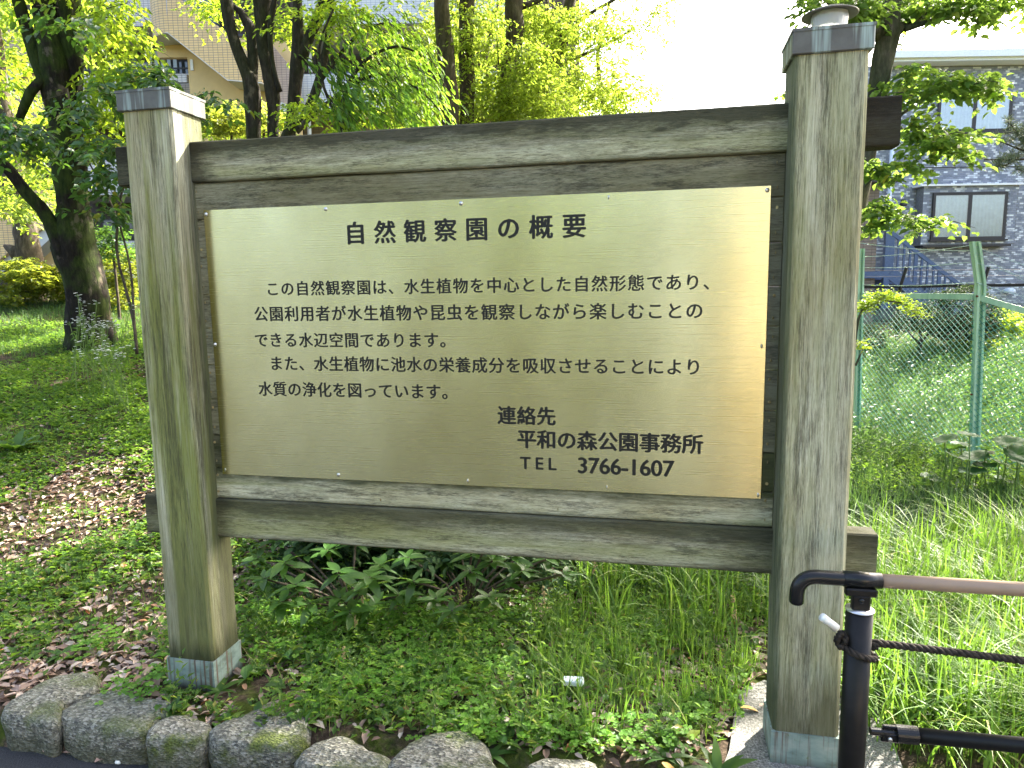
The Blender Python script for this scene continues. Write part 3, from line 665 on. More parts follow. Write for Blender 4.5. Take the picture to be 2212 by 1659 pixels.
# ochre stucco wall by the stair and the opening in it
wall_(402, 640, 90, 600, 24.6, M_stucco, 'stucco_wall', .2)
wall_(338, 403, 97, 124, 24.6, M_stucco, 'stucco_wall', .2)
wall_(338, 403, 160, 178, 24.62, M_tgrey, 'parapet', .15)
wall_(410, 416, 128, 152, 24.55, M_white, 'wall_box', .1)
l0, z0 = LZ(322, 152, 26.5); mb = MB()
for k in range(5): mb.box((l0+k*.22, 0, z0), (l0+k*.22+.12, .03, z0+.65))
frame_obj('window_slats', mb, M_curtain, ab, 0, 26.5)
# stair tower: rounded corner and sloping parapets
d = 23.6
l0, _ = LZ(361, 40, d); zb = LZ(361, 70, d)[1]; Rr = .62; mb = MB(); vs = []; nseg = 12
for k in range(nseg+1):
    th = math.pi/2*k/nseg; x = l0-Rr*math.sin(th)*1.25; y = Rr*1.2*(1-math.cos(th))
    vs += [(x, y, zb-.10*math.sin(th)), (x, y, zb+6)]
mb.add(vs, [(2*k, 2*k+1, 2*k+3, 2*k+2) for k in range(nseg)]); frame_obj('round_corner', mb, M_tbeige, ab, 0, d, smooth=True)
mb = MB(); vs = [(l0, 0, zb-.004), (l0, 1.6, zb-.004)]
for k in range(nseg+1):
    th = math.pi/2*k/nseg; vs.append((l0-Rr*math.sin(th)*1.25, Rr*1.2*(1-math.cos(th)), zb-.10*math.sin(th)-.004))
mb.add(vs+[(l0-Rr*1.25, 1.6, zb-.1)], [tuple([0]+list(range(2, nseg+3))+[nseg+3, 1])]); frame_obj('soffit', mb, M_soffit, ab, 0, d)
def spoly(pts, d, mat, depth=.18, name='stair_parapet'):
    mb = MB(); mb.prism(poly_uv(pts, d), 0, depth, I3); return frame_obj(name, mb, mat, ab, 0, d)
spoly([(361, -500), (361, 70), (491, 172), (566, 178), (566, 82), (508, 82), (387, -2), (387, -500)], d, M_tbeige)
spoly([(351, 72), (361, 71), (491, 174), (566, 180), (566, 178), (491, 172), (361, 69)], d-.03, M_soffit, 1.3, 'stair_soffit')
spoly([(584, 92), (630, 147), (648, 165), (648, 240), (600, 215), (584, 200)], 24.2, M_tpink)
spoly([(584, 200), (600, 216), (648, 241), (660, 262), (584, 232)], 24.15, M_soffit, .1, 'stair_soffit')
spoly([(584, 60), (640, 60), (640, 150), (584, 88)], 26.2, M_recess_shade, .1, 'recess_wall')  # dark sheet standing for the shaded stair opening
mb = MB(); a, b = LZ(508, 76, d), LZ(562, 76, d); mb.box((a[0], .05, a[1]), (b[0], .1, a[1]+.05)); frame_obj('railing', mb, M_dkmetal, ab, 0, d)
# white wing
for (v0, v1, v2) in ((-480, -310, -285), (-310, -127, -95), (-130, 52, 82), (158, 235, 258)):
    l0, l1, z0, z1 = band(636, 1120, v1-77, v1, 25.0, M_twhite, .18, us=780)
    mb = MB(); mb.box((l0, .19, z0-.03), (l1, 2.9, z0+.12)); frame_obj('soffit', mb, M_soffit, ab, 0, 25.0)
    for u in (655, 735, 930):
        a = LZ(u, 0, 27.6)[0]; mb = MB(); mb.box((a, 0, z1-.2), (a+1.5, .05, z1+1.2)); w_ = frame_obj('window', mb, M_frame, ab, 0, 27.6)
        mb = MB(); mb.box((a+.06, -.012, z1-.14), (a+1.44, -.004, z1+1.14)); frame_obj('pane', mb, M_glass, ab, 0, 27.6)
wall_(655, 1120, 256, 520, 26.4, M_tbrown, 'panel_wall', .3)
for u in (706, 776, 832, 900):
    a = LZ(u, 0, 26.38); z = LZ(u, 256, 26.38)[1]; mb = MB(); mb.box((a[0]-.012, -.01, z-3.2), (a[0]+.012, 0, z)); frame_obj('panel_joint', mb, M_frame, ab, 0, 26.38)
a = LZ(668, 280, 25.4); mb = MB(); mb.lathe((a[0], 0, a[1]-4), [(.07, 0), (.07, 4.55)], 12); frame_obj('drain_pipe', mb, M_white, ab, 0, 25.4)
a = LZ(669, 118, 26.3); mb = MB(); mb.lathe((a[0], 0, a[1]-.6), [(.07, 0), (.07, 1.6)], 12); frame_obj('drain_pipe', mb, M_white, ab, 0, 26.3)
a = LZ(785, 249, 25.6); mb = MB(); mb.lathe((a[0], 0, a[1]-.09), [(.0, 0), (.2, .01), (.21, .08), (0, .09)], 20); frame_obj('ceiling_lamp', mb, M_white, ab, 0, 25.6, smooth=True)
# left stair flights
spoly([(-120, 20), (40, 20), (75, 60), (75, 125), (0, 112), (-120, 200)], 24.8, M_tpink)
spoly([(0, 112), (75, 92), (75, 150), (20, 175), (-120, 260), (-120, 200)], 25.2, M_soffit, .6, 'stair_soffit')
spoly([(10, 150), (85, 140), (95, 262), (10, 262)], 25.4, M_stucco, .2, 'stucco_wall')
spoly([(-120, 205), (110, 205), (110, 262), (-120, 262)], 24.7, M_tpink)
spoly([(70, 409), (127, 412), (127, 494), (97, 491), (38, 527), (38, 470), (70, 455)], 23.8, M_tbeige)
spoly([(-120, 455), (40, 455), (40, 527), (-10, 568), (-120, 600)], 23.7, M_tbeige)
spoly([(97, 491), (127, 494), (112, 512), (60, 560), (-20, 600), (-10, 568), (38, 527)], 23.9, M_soffit, .8, 'stair_soffit')
spoly([(84, 519), (124, 517), (124, 640), (84, 640)], 24.6, M_stucco, .2, 'stucco_wall')
mb = MB(); a, b = LZ(20, 197, 24.6), LZ(52, 196, 24.6); mb.box((a[0], 0, a[1]), (b[0], .06, a[1]+.09)); frame_obj('railing', mb, M_dkmetal, ab, 0, 24.6)
mb = MB(); a, b = LZ(90, 405, 23.7), LZ(127, 405, 23.7); mb.box((a[0], 0, a[1]), (b[0], .06, a[1]+.06)); frame_obj('railing', mb, M_dkmetal, ab, 0, 23.7)

# --- grey brick house on the right
HD = 19.5
hs = empty('brick_house', WP(12, HD, .5)); tag(hs, 'grey and white brick tiled house with dark framed windows and a blue outside stair', 'house')
def hobj(name, mb, mat, parent=None, d=HD, smooth=False):
    return frame_obj(name, mb, mat, hs, 0, d, 0, smooth) if parent is None else child_of(name, mb, mat, parent, d, smooth)
def child_of(name, mb, mat, parent, d, smooth=False):
    me = mesh(name, mb.v, mb.f, mat, smooth); o = bpy.data.objects.new(name, me); put(o, parent)
    return o
hl0, hl1 = LZ(1850, 400, HD)[0], LZ(2420, 400, HD)[0]
hzt, hzb = LZ(2100, 140, HD)[1], .2
mb = MB(); mb.box((hl0, 0, hzb), (hl1, 6, hzt)); hobj('wall', mb, M_mortar)
rz = LZ(2100, 131, HD)[1]
mb = MB(); mb.box((hl0+.45, -.45, hzt-.02), (hl1, 6.4, hzt+.05)); mb.box((hl0+.42, -.55, hzt+.05), (hl1, -.40, hzt+.22)); hobj('roof_eave', mb, M_roof)
mb = MB(); mb.v = [(hl0+.4, -.5, hzt+.20), (hl1, -.5, hzt+.20), (hl1, 3.2, hzt+1.0), (hl0+1.2, 3.2, hzt+1.0)]; mb.f = [(0, 1, 2, 3)]; hobj('roof', mb, M_roof)
l_, z_ = LZ(2145, 115, HD+1); mb = MB(); mb.box((l_, 1, z_-.12), (l_+1.2, 1.5, z_+.12)); mb.box((l_+1.35, 1, z_-.12), (l_+2.4, 1.5, z_+.16)); hobj('solar_panel', mb, M_frame)
win = [(2027, 2180, 202, 284), (2015, 2168, 417, 516)]
bay = (1996, 2191, 403, 527)
holes = [LZ(a, c, HD)+LZ(b, d_, HD) for a, b, c, d_ in win]
bl0, bz1 = LZ(bay[0], bay[2], HD-.35); bl1, bz0 = LZ(bay[1], bay[3], HD-.35)
bw, bh, gp = .108, .050, .007
def tones(n): return RNG.choice([.05, .25, .35, .6, .85, 1.0], n, p=[.2, .24, .22, .12, .14, .08])
bv, bf, bt = [], [], []; near = []
def face_bricks(l0, l1, z0, z1, y, holes_, d, thick=.012):
    nr = int((z1-z0)/bh)
    for rI in range(nr):
        z = z1-(rI+1)*bh; off = (rI % 2)*bw*.5
        nc = int((l1-l0)/bw)+1
        for cI in range(nc):
            a = l0+cI*bw-off; b = a+bw-gp
            a, b = max(a, l0), min(b, l1)
            if b-a < .03: continue
            if any(a < h[2] and b > h[0] and z < h[1] and z+bh > h[3] for h in holes_): continue
            near.append((a, b, z, z+bh-gp, y, thick*(.6+.8*random.random()), d))
face_bricks(hl0, hl1, .9, hzt-.05, 0, holes+[(bl0, bz1, bl1, bz0)], HD)
bayhole = [(LZ(2015, 417, HD-.35)[0], LZ(2015, 417, HD-.35)[1], LZ(2168, 516, HD-.35)[0], LZ(2168, 516, HD-.35)[1])]
mb = MB(); mb.box((bl0, 0, bz0), (bl1, .34, bz1)); by_ = hobj('bay', mb, M_mortar, d=HD-.35)
face_bricks(bl0, bl1, bz0, bz1, 0, bayhole, HD-.35)
tn = tones(len(near)); order = sorted(range(len(near)), key=lambda i: (near[i][6], abs(near[i][2]-3.4)+abs(near[i][0]-(bl0+bl1)/2)*.6))
def brick_me(w, h, th, tone):
    mb = MB(); mb.box((0, -th, 0), (w, 0, h)); me = mesh('brick', mb.v, mb.f, M_brick); at = me.attributes.new('tone', 'FLOAT', 'POINT'); at.data.foreach_set('value', [tone]*8); return me
cache = {}
for i in order[:300]:
    a, b, z0, z1, y, th, d_ = near[i]; key = (round(b-a, 3), round(float(tn[i]), 2))
    if key not in cache: cache[key] = brick_me(b-a, z1-z0, .011, float(tn[i]))
    o = bpy.data.objects.new('brick', cache[key]); put(o, hs); w = WP(a, d_, z0)-np.array(hs.location)
    o.location = tuple(w); o.rotation_euler = (0, 0, -YAW)
mb = MB(); tv = []
for i in order[300:]:
    a, b, z0, z1, y, th, d_ = near[i]; y0 = d_-HD
    mb.add([(a, y0-th, z0), (b, y0-th, z0), (b, y0-th, z1), (a, y0-th, z1), (a, y0, z0), (b, y0, z0), (b, y0, z1), (a, y0, z1)], [(0, 1, 2, 3), (0, 4, 5, 1), (1, 5, 6, 2), (2, 6, 7, 3), (3, 7, 4, 0)]); tv += [float(tn[i])]*8
o = hobj('brickwork', mb, M_brick); o['kind'] = 'stuff'; at = o.data.attributes.new('tone', 'FLOAT', 'POINT'); at.data.foreach_set('value', tv)
mb = MB(); mb.box((bl0-.12, -.10, bz1), (bl1+.1, .34, bz1+.045)); hobj('bay_ledge', mb, M_roof, d=HD-.35)
mb = MB(); mb.box((bl0+.05, -.04, bz0-.05), (bl1-.1, .34, bz0)); hobj('bay_base', mb, M_frame, d=HD-.35)
for wi, (u0, u1, v0, v1) in enumerate(win):
    d_ = HD-(.35 if wi else 0); (a, zt), (b, zb_) = LZ(u0, v0, d_), LZ(u1, v1, d_); f = .07; mb = MB()
    mb.box((a, -.05, zb_), (a+f, .03, zt)); mb.box((b-f, -.05, zb_), (b, .03, zt)); mb.box((a+f, -.05, zt-f), (b-f, .03, zt)); mb.box((a+f, -.05, zb_), (b-f, .03, zb_+f)); m_ = (a+b)/2; mb.box((m_-.05, -.045, zb_+f), (m_+.05, .03, zt-f))
    w_ = hobj('window', mb, M_frame, d=d_)
    for x0, x1 in ((a+f, m_-.05), (m_+.05, b-f)):
        mb = MB(); mb.box((x0, -.040, zb_+f), (x1, -.032, zt-f))
        t = NT('window_pane'); tp = t.n('ShaderNodeBsdfTransparent'); tp.inputs[0].default_value = (.86, .92, .93, 1); gl = t.n('ShaderNodeBsdfGlossy'); gl.inputs['Roughness'].default_value = .02; mx = t.n('ShaderNodeMixShader'); mx.inputs[0].default_value = .22; t.l(tp.outputs[0], mx.inputs[1]); t.l(gl.outputs[0], mx.inputs[2]); t.l(mx.outputs[0], t.out.inputs[0]); child_of('pane', mb, t.m, w_, d_)
    mb = MB(); cv, cf = [], []; n_ = 60
    for k in range(n_+1):
        x = a+f+(b-a-2*f)*k/n_; y = -.028+.006*math.sin(k*1.9)+.003*math.sin(k*.7); cv += [(x, y+.012, zb_+f), (x, y+.012, zt-f)]
    mb.add(cv, [(2*k, 2*k+2, 2*k+3, 2*k+1) for k in range(n_)]); child_of('curtain', mb, M_curtain, w_, d_)
    mb = MB(); mb.box((a-.05, -.10, zb_-.05), (b+.05, 0, zb_-.002)); hobj('window_sill', mb, M_frame, d=d_)
a, z = LZ(1928, 310, HD-.15); mb = MB(); mb.lathe((a, 0, .6), [(.055, 0), (.055, z+1.2-.6)], 12); hobj('downpipe', mb, M_pipe, d=HD-.15, smooth=True)
a, z = LZ(1900, 375, HD-.2); b_, z2 = LZ(1926, 372, HD-.2); mb = MB(); mb.tube([(a, 0, z), (b_, 0, z2)], [.05, .05], 8); hobj('gutter_pipe', mb, M_pipe, d=HD-.2)
a, z = LZ(1951, 440, HD-.15); mb = MB(); mb.lathe((a, 0, z-.06), [(0, 0), (.09, .0), (.09, .02), (.06, .16), (0, .17)], 14); hobj('wall_lamp', mb, M_frame, d=HD-.15, smooth=True)
a, z = LZ(1990, 363, HD-.03); mb = MB(); mb.box((a-1.5, 0, z), (hl1, .015, z+.02)); hobj('joint_line', mb, M_frame, d=HD-.03)
a, z = LZ(2180, 628, HD-.15); mb = MB(); mb.lathe((a, 0, z-.06), [(0, 0), (.16, .0), (.14, .09), (.07, .13), (0, .14)], 14); hobj('vent_hood', mb, M_pipe, d=HD-.15, smooth=True)
# brown side house seen between post and downpipe
mb = MB(); a, z = LZ(1905, 398, HD-1.2); mb.box((a-3.2, 0, .2), (a-.05, .6, z)); bh2 = empty('brown_house', WP(a-2, HD-1.2, .2)); tag(bh2, 'low reddish brown brick house squeezed behind the right sign post', 'house')
frame_obj('wall', mb, tile_mat('red_brown_brick', (.26, .20, .17), (.22, .17, .14), (.1, .08, .07), .22, .07), bh2, 0, HD-1.2)
mb = MB(); mb.box((a-3.4, -.4, z), (a+.22, .7, z+.12)); frame_obj('roof', mb, M_frame, bh2, 0, HD-1.2)
# blue stair
SD = HD-1.3
st = empty('blue_steel_stair', WP(*[LZ(1950, 600, SD)[0], SD, .4])); tag(st, 'blue painted steel stair descending in front of the grey brick house', 'stair')
(a0_, z0_), (a1_, z1_) = LZ(1924, 500, SD), LZ(2112, 645, SD)
def beam2(p, q, w, y0, y1):
    dx, dz = q[0]-p[0], q[1]-p[1]; L_ = math.hypot(dx, dz); nx_, nz_ = -dz/L_*w/2, dx/L_*w/2
    return [(p[0]+nx_, p[1]+nz_), (q[0]+nx_, q[1]+nz_), (q[0]-nx_, q[1]-nz_), (p[0]-nx_, p[1]-nz_)]
mb = MB(); mb.prism(beam2((a0_, z0_), (a1_, z1_), .09, 0, 0), 0, .05, I3); frame_obj('handrail', mb, M_blue, st, 0, SD)
(c0, w0), (c1, w1) = LZ(1924, 590, SD), LZ(2112, 735, SD)
mb = MB(); mb.prism(beam2((c0, w0), (c1, w1), .30, 0, 0), 0, .05, I3); frame_obj('stringer', mb, M_blue, st, 0, SD)
mb = MB(); mb.prism(beam2((c0, w0), (c1, w1), .30, 0, 0), 1.0, 1.05, I3); frame_obj('stringer', mb, M_blue, st, 0, SD)
for k in range(15):
    f = (k+.5)/15; x = a0_+(a1_-a0_)*f; zt = z0_+(z1_-z0_)*f; zb_ = w0+(w1-w0)*f; wd = .045 if k % 4 == 0 else .022
    mb = MB(); mb.box((x-wd, .01, zb_), (x+wd, .05, zt)); frame_obj('baluster', mb, M_blue, st, 0, SD)
    if k < 14: mb = MB(); mb.box((x-.13, .06, zb_-.02), (x+.13, .99, zb_+.01)); frame_obj('tread', mb, M_blue, st, 0, SD)
mb = MB(); mb.box((a0_-.12, -.02, w0-.9), (a0_+.02, .08, z0_+.1)); mb.box((a0_-1.6, -.02, w0-.12), (a0_-.12, 1.05, w0+.05)); frame_obj('landing', mb, M_blue, st, 0, SD)
for u in (1958, 2010):
    x = LZ(u, 600, SD)[0]; mb = MB(); mb.box((x-.07, .1, .3), (x+.07, .24, w0-.35)); frame_obj('column', mb, M_blue, st, 0, SD)
bpn = empty('pale_blue_panel', WP(LZ(1990, 750, 17)[0], 17, .4)); 
(a, z1p), (b_, z0p) = LZ(1940, 722, 17), LZ(2050, 790, 17); mb = MB(); mb.box((a, 0, .2), (b_, .05, z1p)); 
for k in range(7): x = a+(b_-a)*k/7; mb.box((x, -.02, .2), (x+.03, 0, z1p))
frame_obj('sheet', mb, M_bluepanel, bpn, 0, 17); mb = MB(); mb.box((a-.05, -.04, z1p), (b_+.05, .08, z1p+.04)); frame_obj('top_trim', mb, M_pipe, bpn, 0, 17)
tag(bpn, 'low pale blue ribbed panel glimpsed under the clipped topiary tree', 'panel')

# ------------------------------------------------------------------ chain-link fences
def chain_panel(A, B, zt, zb_, parent, mat, pitch=.056, r=.0030, name='wire_mesh'):
    A = np.array(A, float); B = np.array(B, float); W_ = np.linalg.norm((B-A)[:2]); slope = B[2]-A[2]; H_ = zt-zb_
    ex = (B-A)/W_; ex[2] = 0; mb = MB(); nrm_ = np.array([-ex[1], ex[0], 0])
    def pt(x, z, o): return A*[1, 1, 0]+ex*x+np.array([0, 0, A[2]+slope*x/W_-H_+z])+nrm_*o
    n = int((W_+H_*1.0)/pitch)+1; asp = 1.12
    for sgn in (1, -1):
        for k in range(n+3):
            x0 = -H_*asp+k*pitch*1.15 if sgn > 0 else k*pitch*1.15
            za, xa, zb2, xb = 0.0, x0, H_, x0+sgn*H_*asp
            t0, t1 = 0.0, 1.0; dx = xb-xa
            if dx > 0: t0 = max(t0, (0-xa)/dx); t1 = min(t1, (W_-xa)/dx)
            else: t0 = max(t0, (W_-xa)/dx); t1 = min(t1, (0-xa)/dx)
            if t1-t0 < .01: continue
            m_ = 2
            mb.tube([pt(xa+dx*t, H_*t, .003*sgn) for t in np.linspace(t0, t1, m_)], [r]*m_, 3, cap=False)
    return mb.build(name, mat, parent, tuple(parent.location))
cf = empty('chain_link_fence', P(2100, 1030, 6.5)*np.array([1, 1, 0])); FO = tuple(cf.location)
tag(cf, 'pale green chain-link fence with barbed wire at a corner post behind the sign', 'fence')
def chan(mb, pts, w=.058, d=.034, dirx=RH):
    dirx = np.array(dirx, float); nn = np.cross(dirx, (0, 0, 1)); prof = [(-.5, 0), (-.5, 1), (-.22, 1), (-.22, .45), (.22, .45), (.22, 1), (.5, 1), (.5, 0)]
    m_ = len(prof); b0 = len(mb.v)
    for p in pts:
        for x, y in prof: mb.v.append(tuple(np.array(p)+dirx*x*w+nn*(y*d)))
    for i in range(len(pts)-1):
        for k in range(m_): mb.f.append((b0+i*m_+k, b0+i*m_+(k+1) % m_, b0+(i+1)*m_+(k+1) % m_, b0+(i+1)*m_+k))
    mb.f += [tuple(b0+k for k in range(m_-1, -1, -1)), tuple(b0+(len(pts)-1)*m_+k for k in range(m_))]
d1, d2 = 6.5, 7.8
cT, cB = P(2114, 619, d1), P(2098, 1045, d1); tip = P(2102, 522, d1-.05)
mb = MB(); chan(mb, [cB-[0, 0, .3], cB, (cB+cT)/2, cT-[0, 0, .03], cT+[0, 0, .015], tip], .078, .05); cp = mb.build('fence_post', M_fgreen, cf, FO); cp['label'] = 'corner post with an outward bent tip'
lT, lB = P(1856, 608, d2), P(1848, 960, d2); mb = MB(); chan(mb, [lB-[0, 0, .3], lB, lT, lT+[-.02, -.05, .35]], .065, .045); mb.build('fence_post', M_fgreen, cf, FO)
for p_ in ((2108, 636), (2106, 660), (2105, 668), (2094, 870), (2091, 1003 if False else 870)):
    pass
for (u, v) in ((2110, 640), (2098, 852), (2093, 985)):
    c = P(u, v, d1-.055); mb = MB(); mb.tube([c, c+FH*(-.012)], [.011, .009], 8); mb.build('bolt', M_rust, cp, FO)
rA, rB = P(1858, 638, d2), P(2103, 641, d1); rC = P(2212, 672, 6.25); rC = rB+(rC-rB)*1.9
def railm(A, B, h=.055, w=.035):
    e = unit(B-A); n_ = unit(np.cross(e, (0, 0, 1))); mb = MB(); mb.v = [tuple(A+n_*a*w+np.array([0, 0, z*h])) for a, z in ((-.5, -.5), (.5, -.5), (.5, .5), (-.5, .5))]+[tuple(B+n_*a*w+np.array([0, 0, z*h])) for a, z in ((-.5, -.5), (.5, -.5), (.5, .5), (-.5, .5))]
    mb.f = [(3, 2, 1, 0), (4, 5, 6, 7), (0, 1, 5, 4), (1, 2, 6, 5), (2, 3, 7, 6), (3, 0, 4, 7)]; return mb
railm(rA, rB).build('top_rail', M_fgreen, cf, FO); railm(rB+np.array([.02, 0, 0]), rC).build('top_rail', M_fgreen, cf, FO)
chain_panel(rA, rB, rA[2], -.30, cf, M_fwire); H2 = rB[2]+.45; chain_panel(rB, rC, rB[2], rB[2]-1.75, cf, M_fwire)
for (u0, v0), (u1, v1), (u2, v2) in (((1858, 525), (2098, 542), (2212, 602)), ((1858, 578), (2100, 566), (2212, 592)), ((1858, 615), (2106, 610), (2212, 636)), ((1858, 555), (2096, 530), (2212, 568))):
    for Aq, Bq in ((P(u0, v0, d2), P(u1, v1, d1-.05)), (P(u1+4, v1, d1-.05), P(u2, v2, 6.25)+(P(u2, v2, 6.25)-P(u1, v1, d1-.05))*.8)):
        mb = MB(); n_ = 14; pts_ = [Aq+(Bq-Aq)*t_-np.array([0, 0, .02*math.sin(math.pi*t_)]) for t_ in np.linspace(0, 1, n_)]
        mb.tube(pts_, [.0028]*n_, 4)
        for k in range(1, 24):
            c = Aq+(Bq-Aq)*(k/24)-np.array([0, 0, .02*math.sin(math.pi*k/24)]); dd = RNG.normal(0, 1, 3); dd /= np.linalg.norm(dd); mb.tube([c-dd*.014, c+dd*.014], [.002, .001], 3)
        mb.build('barbed_wire', M_barb, cf, FO)
# second, darker fence further back
d3 = 12.5
f2_ = empty('rear_fence', WP(LZ(1950, 700, d3)[0], d3, .3)); FO2 = tuple(f2_.location); tag(f2_, 'thin rear wire fence with a black top rail and leaning dark post tips', 'fence')
A_, B_ = P(1862, 620, d3), P(2330, 614, d3); railm(A_, B_, .05, .05).build('top_rail', M_black, f2_, FO2)
chain_panel(A_, B_, A_[2], A_[2]-1.25, f2_, M_barb, pitch=.075, r=.0022)
for (u, v, ub, vb) in ((1945, 619, 1934, 775), (2123, 617, 2122, 775)):
    p_ = P(u, v, d3-.03); q_ = P(ub, vb, d3-.03); t_ = P(u+13, v-42, d3-.03); mb = MB(); mb.tube([q_-[0, 0, .3], q_, p_, t_], [.028]*4, 8); mb.build('fence_post', M_black, f2_, FO2)
for v in (598, 585):
    mb = MB(); mb.tube([P(1862, v, d3), P(2330, v-4, d3)], [.004]*2, 4); mb.build('barbed_wire', M_black, f2_, FO2)

# ------------------------------------------------------------------ trees
def limb(mb, pts, n=10, wob=.16, seed=0, step=.12):
    """pts: (u, v, depth, width in view px)"""
    q = [np.append(P(u, v, d), w*.5/FPX*d) for u, v, d, w in pts]; r = resample(q, step); mb.tube(r[:, :3], np.maximum(r[:, 3], .004), n, wob, seed=seed)
def blobs(specs):
    """specs: (u, v, d, half-width px, half-height px, half-depth m, count) -> spray centres"""
    out = []
    for u, v, d, ru, rv, rd, n in specs:
        q = RNG.normal(0, .5, (n, 3)); q /= np.maximum(1, np.linalg.norm(q, axis=1, keepdims=True)/1.1)
        for a, b, c in q: out.append(P(u+a*ru, v+b*rv, max(2.5, d+c*rd)))
    return np.array(out)
def wblobs(specs):
    out = []
    for x, y, z, rx, ry, rz, n in specs:
        q = RNG.normal(0, .5, (n, 3)); q /= np.maximum(1, np.linalg.norm(q, axis=1, keepdims=True)/1.1); out.append(np.array([x, y, z])+q*[rx, ry, rz])
    return np.concatenate(out)
def twigs(mb, c, e, r=.004, k=None):
    idx = range(len(c)) if k is None else RNG.choice(len(c), min(k, len(c)), replace=False)
    for i in idx: mb.tube([c[i], (c[i]+e[i])/2+[0, 0, .02], e[i]], [r, r*.7, r*.3], 4, cap=False)
def tree(name, lab, cat, base, limbs, clouds, barkm, leafm, group=None, world_clouds=(), sl=.35, n=16, L=.06, W=.028, droop=.4, shape=4, outward=None, ntw=80, lean_seed=0, gap=None, kinds=None):
    b = np.array([base[0], base[1], gz(base[0], base[1])]); t = empty(name, b); tag(t, lab, cat, group)
    mb = MB()
    for i, l in enumerate(limbs): limb(mb, l, 12 if l[0][3] > 30 else 8, .2, i+lean_seed)
    mb.build('trunk', barkm, t, tuple(b), True)
    C = []
    if clouds: C.append(blobs(clouds))
    n_in = sum(c_[6] for c_ in clouds) if clouds else 0
    if world_clouds: C.append(wblobs(world_clouds))
    if not C: return t
    C = np.concatenate(C); big = np.where(np.arange(len(C)) < n_in, 1.0, 1.5)  # leaves of the crowns above the picture enlarged for more shade
    if gap is not None:
        p0, p1, rr = gap; dd = unit(p1-p0); w = C-p0; per = np.linalg.norm(w-np.outer(w@dd, dd), axis=1); C = C[per > rr]; big = big[per > rr]
    pos, ld, ln, end = sprays(C, sl*big, n, droop, outward); big = np.repeat(big, n)
    if gap is not None:
        w = pos-p0; per = np.linalg.norm(w-np.outer(w@dd, dd), axis=1); k = per > rr*.8; pos, ld, ln, big = pos[k], ld[k], ln[k], big[k]
    N = len(pos); sz = (.65+.7*RNG.random(N))*big
    leaf_obj('crown', t, b, pos, ld, ln, L*sz, W*sz, leafm, shape=shape)
    if ntw:
        mb = MB(); twigs(mb, C, end, .0045, ntw); mb.build('twigs', barkm, t, tuple(b))['kind'] = 'stuff'
    return t
SH = []      # rough world crowns used for shade, above the picture
g0 = lambda u, v, d: P(u, v, d)
# T1: mossy multi-limbed tree on the left bank
d = 8.4
tree('broadleaf_tree', 'big moss covered tree with four thick limbs on the bank left of the board', 'tree', P(200, 740, d),
  [[(202, 800, d, 125), (200, 760, d, 108), (197, 720, d, 92), (187, 650, d, 80), (177, 592, d, 84), (163, 534, d, 84), (160, 475, d, 70), (155, 416, d, 62), (150, 358, d, 62), (137, 292, d, 50), (131, 237, d, 48), (122, 182, d, 50), (116, 128, d, 56), (106, 91, d, 48), (92, 0, d, 40), (84, -120, d, 38), (70, -300, d-.2, 30), (90, -520, d-.3, 18)],
   [(165, 380, d+.1, 44), (162, 300, d+.1, 32), (161, 219, d+.1, 28), (162, 150, d+.1, 32), (155, 90, d+.1, 46), (150, 30, d+.1, 50), (138, -40, d+.1, 48), (120, -200, d+.2, 40), (160, -420, d+.3, 24)],
   [(118, 260, d-.05, 26), (100, 190, d-.05, 26), (80, 130, d-.05, 28), (66, 90, d-.05, 25), (42, 10, d-.1, 25), (10, -90, d-.2, 24), (-60, -260, d-.2, 18)],
   [(150, 560, d-.1, 44), (122, 505, d-.12, 34), (90, 450, d-.15, 27), (56, 415, d-.2, 25), (20, 368, d-.25, 25), (-15, 335, d-.3, 26), (-90, 270, d-.4, 22)],
   [(112, 190, d, 18), (88, 175, d-.1, 22), (66, 200, d-.2, 21), (50, 235, d-.2, 18), (40, 260, d-.2, 15)],
   [(175, 715, d-.1, 30), (160, 755, d-.2, 26), (140, 775, d-.3, 14)], [(222, 700, d, 30), (242, 745, d, 34), (262, 772, d, 18)]],
  [(245, 40, 8.3, 56, 60, .7, 54), (235, 165, 8.2, 50, 62, .7, 50), (215, 270, 8.6, 44, 60, .4, 40), (20, 140, 8.9, 46, 80, .4, 26), (70, 300, 9.0, 60, 46, .4, 34), (10, 20, 9.0, 50, 46, .4, 26), (150, -90, 8.4, 150, 40, 1, 60)],
  M_bark1, M_leafA, world_clouds=[(-5.8, 4.6, 7.6, 2.6, 2.6, 1.2, 110), (-1.6, 3.6, 6.4, 1.8, 1.8, .7, 160)], sl=.42, n=18, L=.085, W=.04, droop=.6, ntw=90)
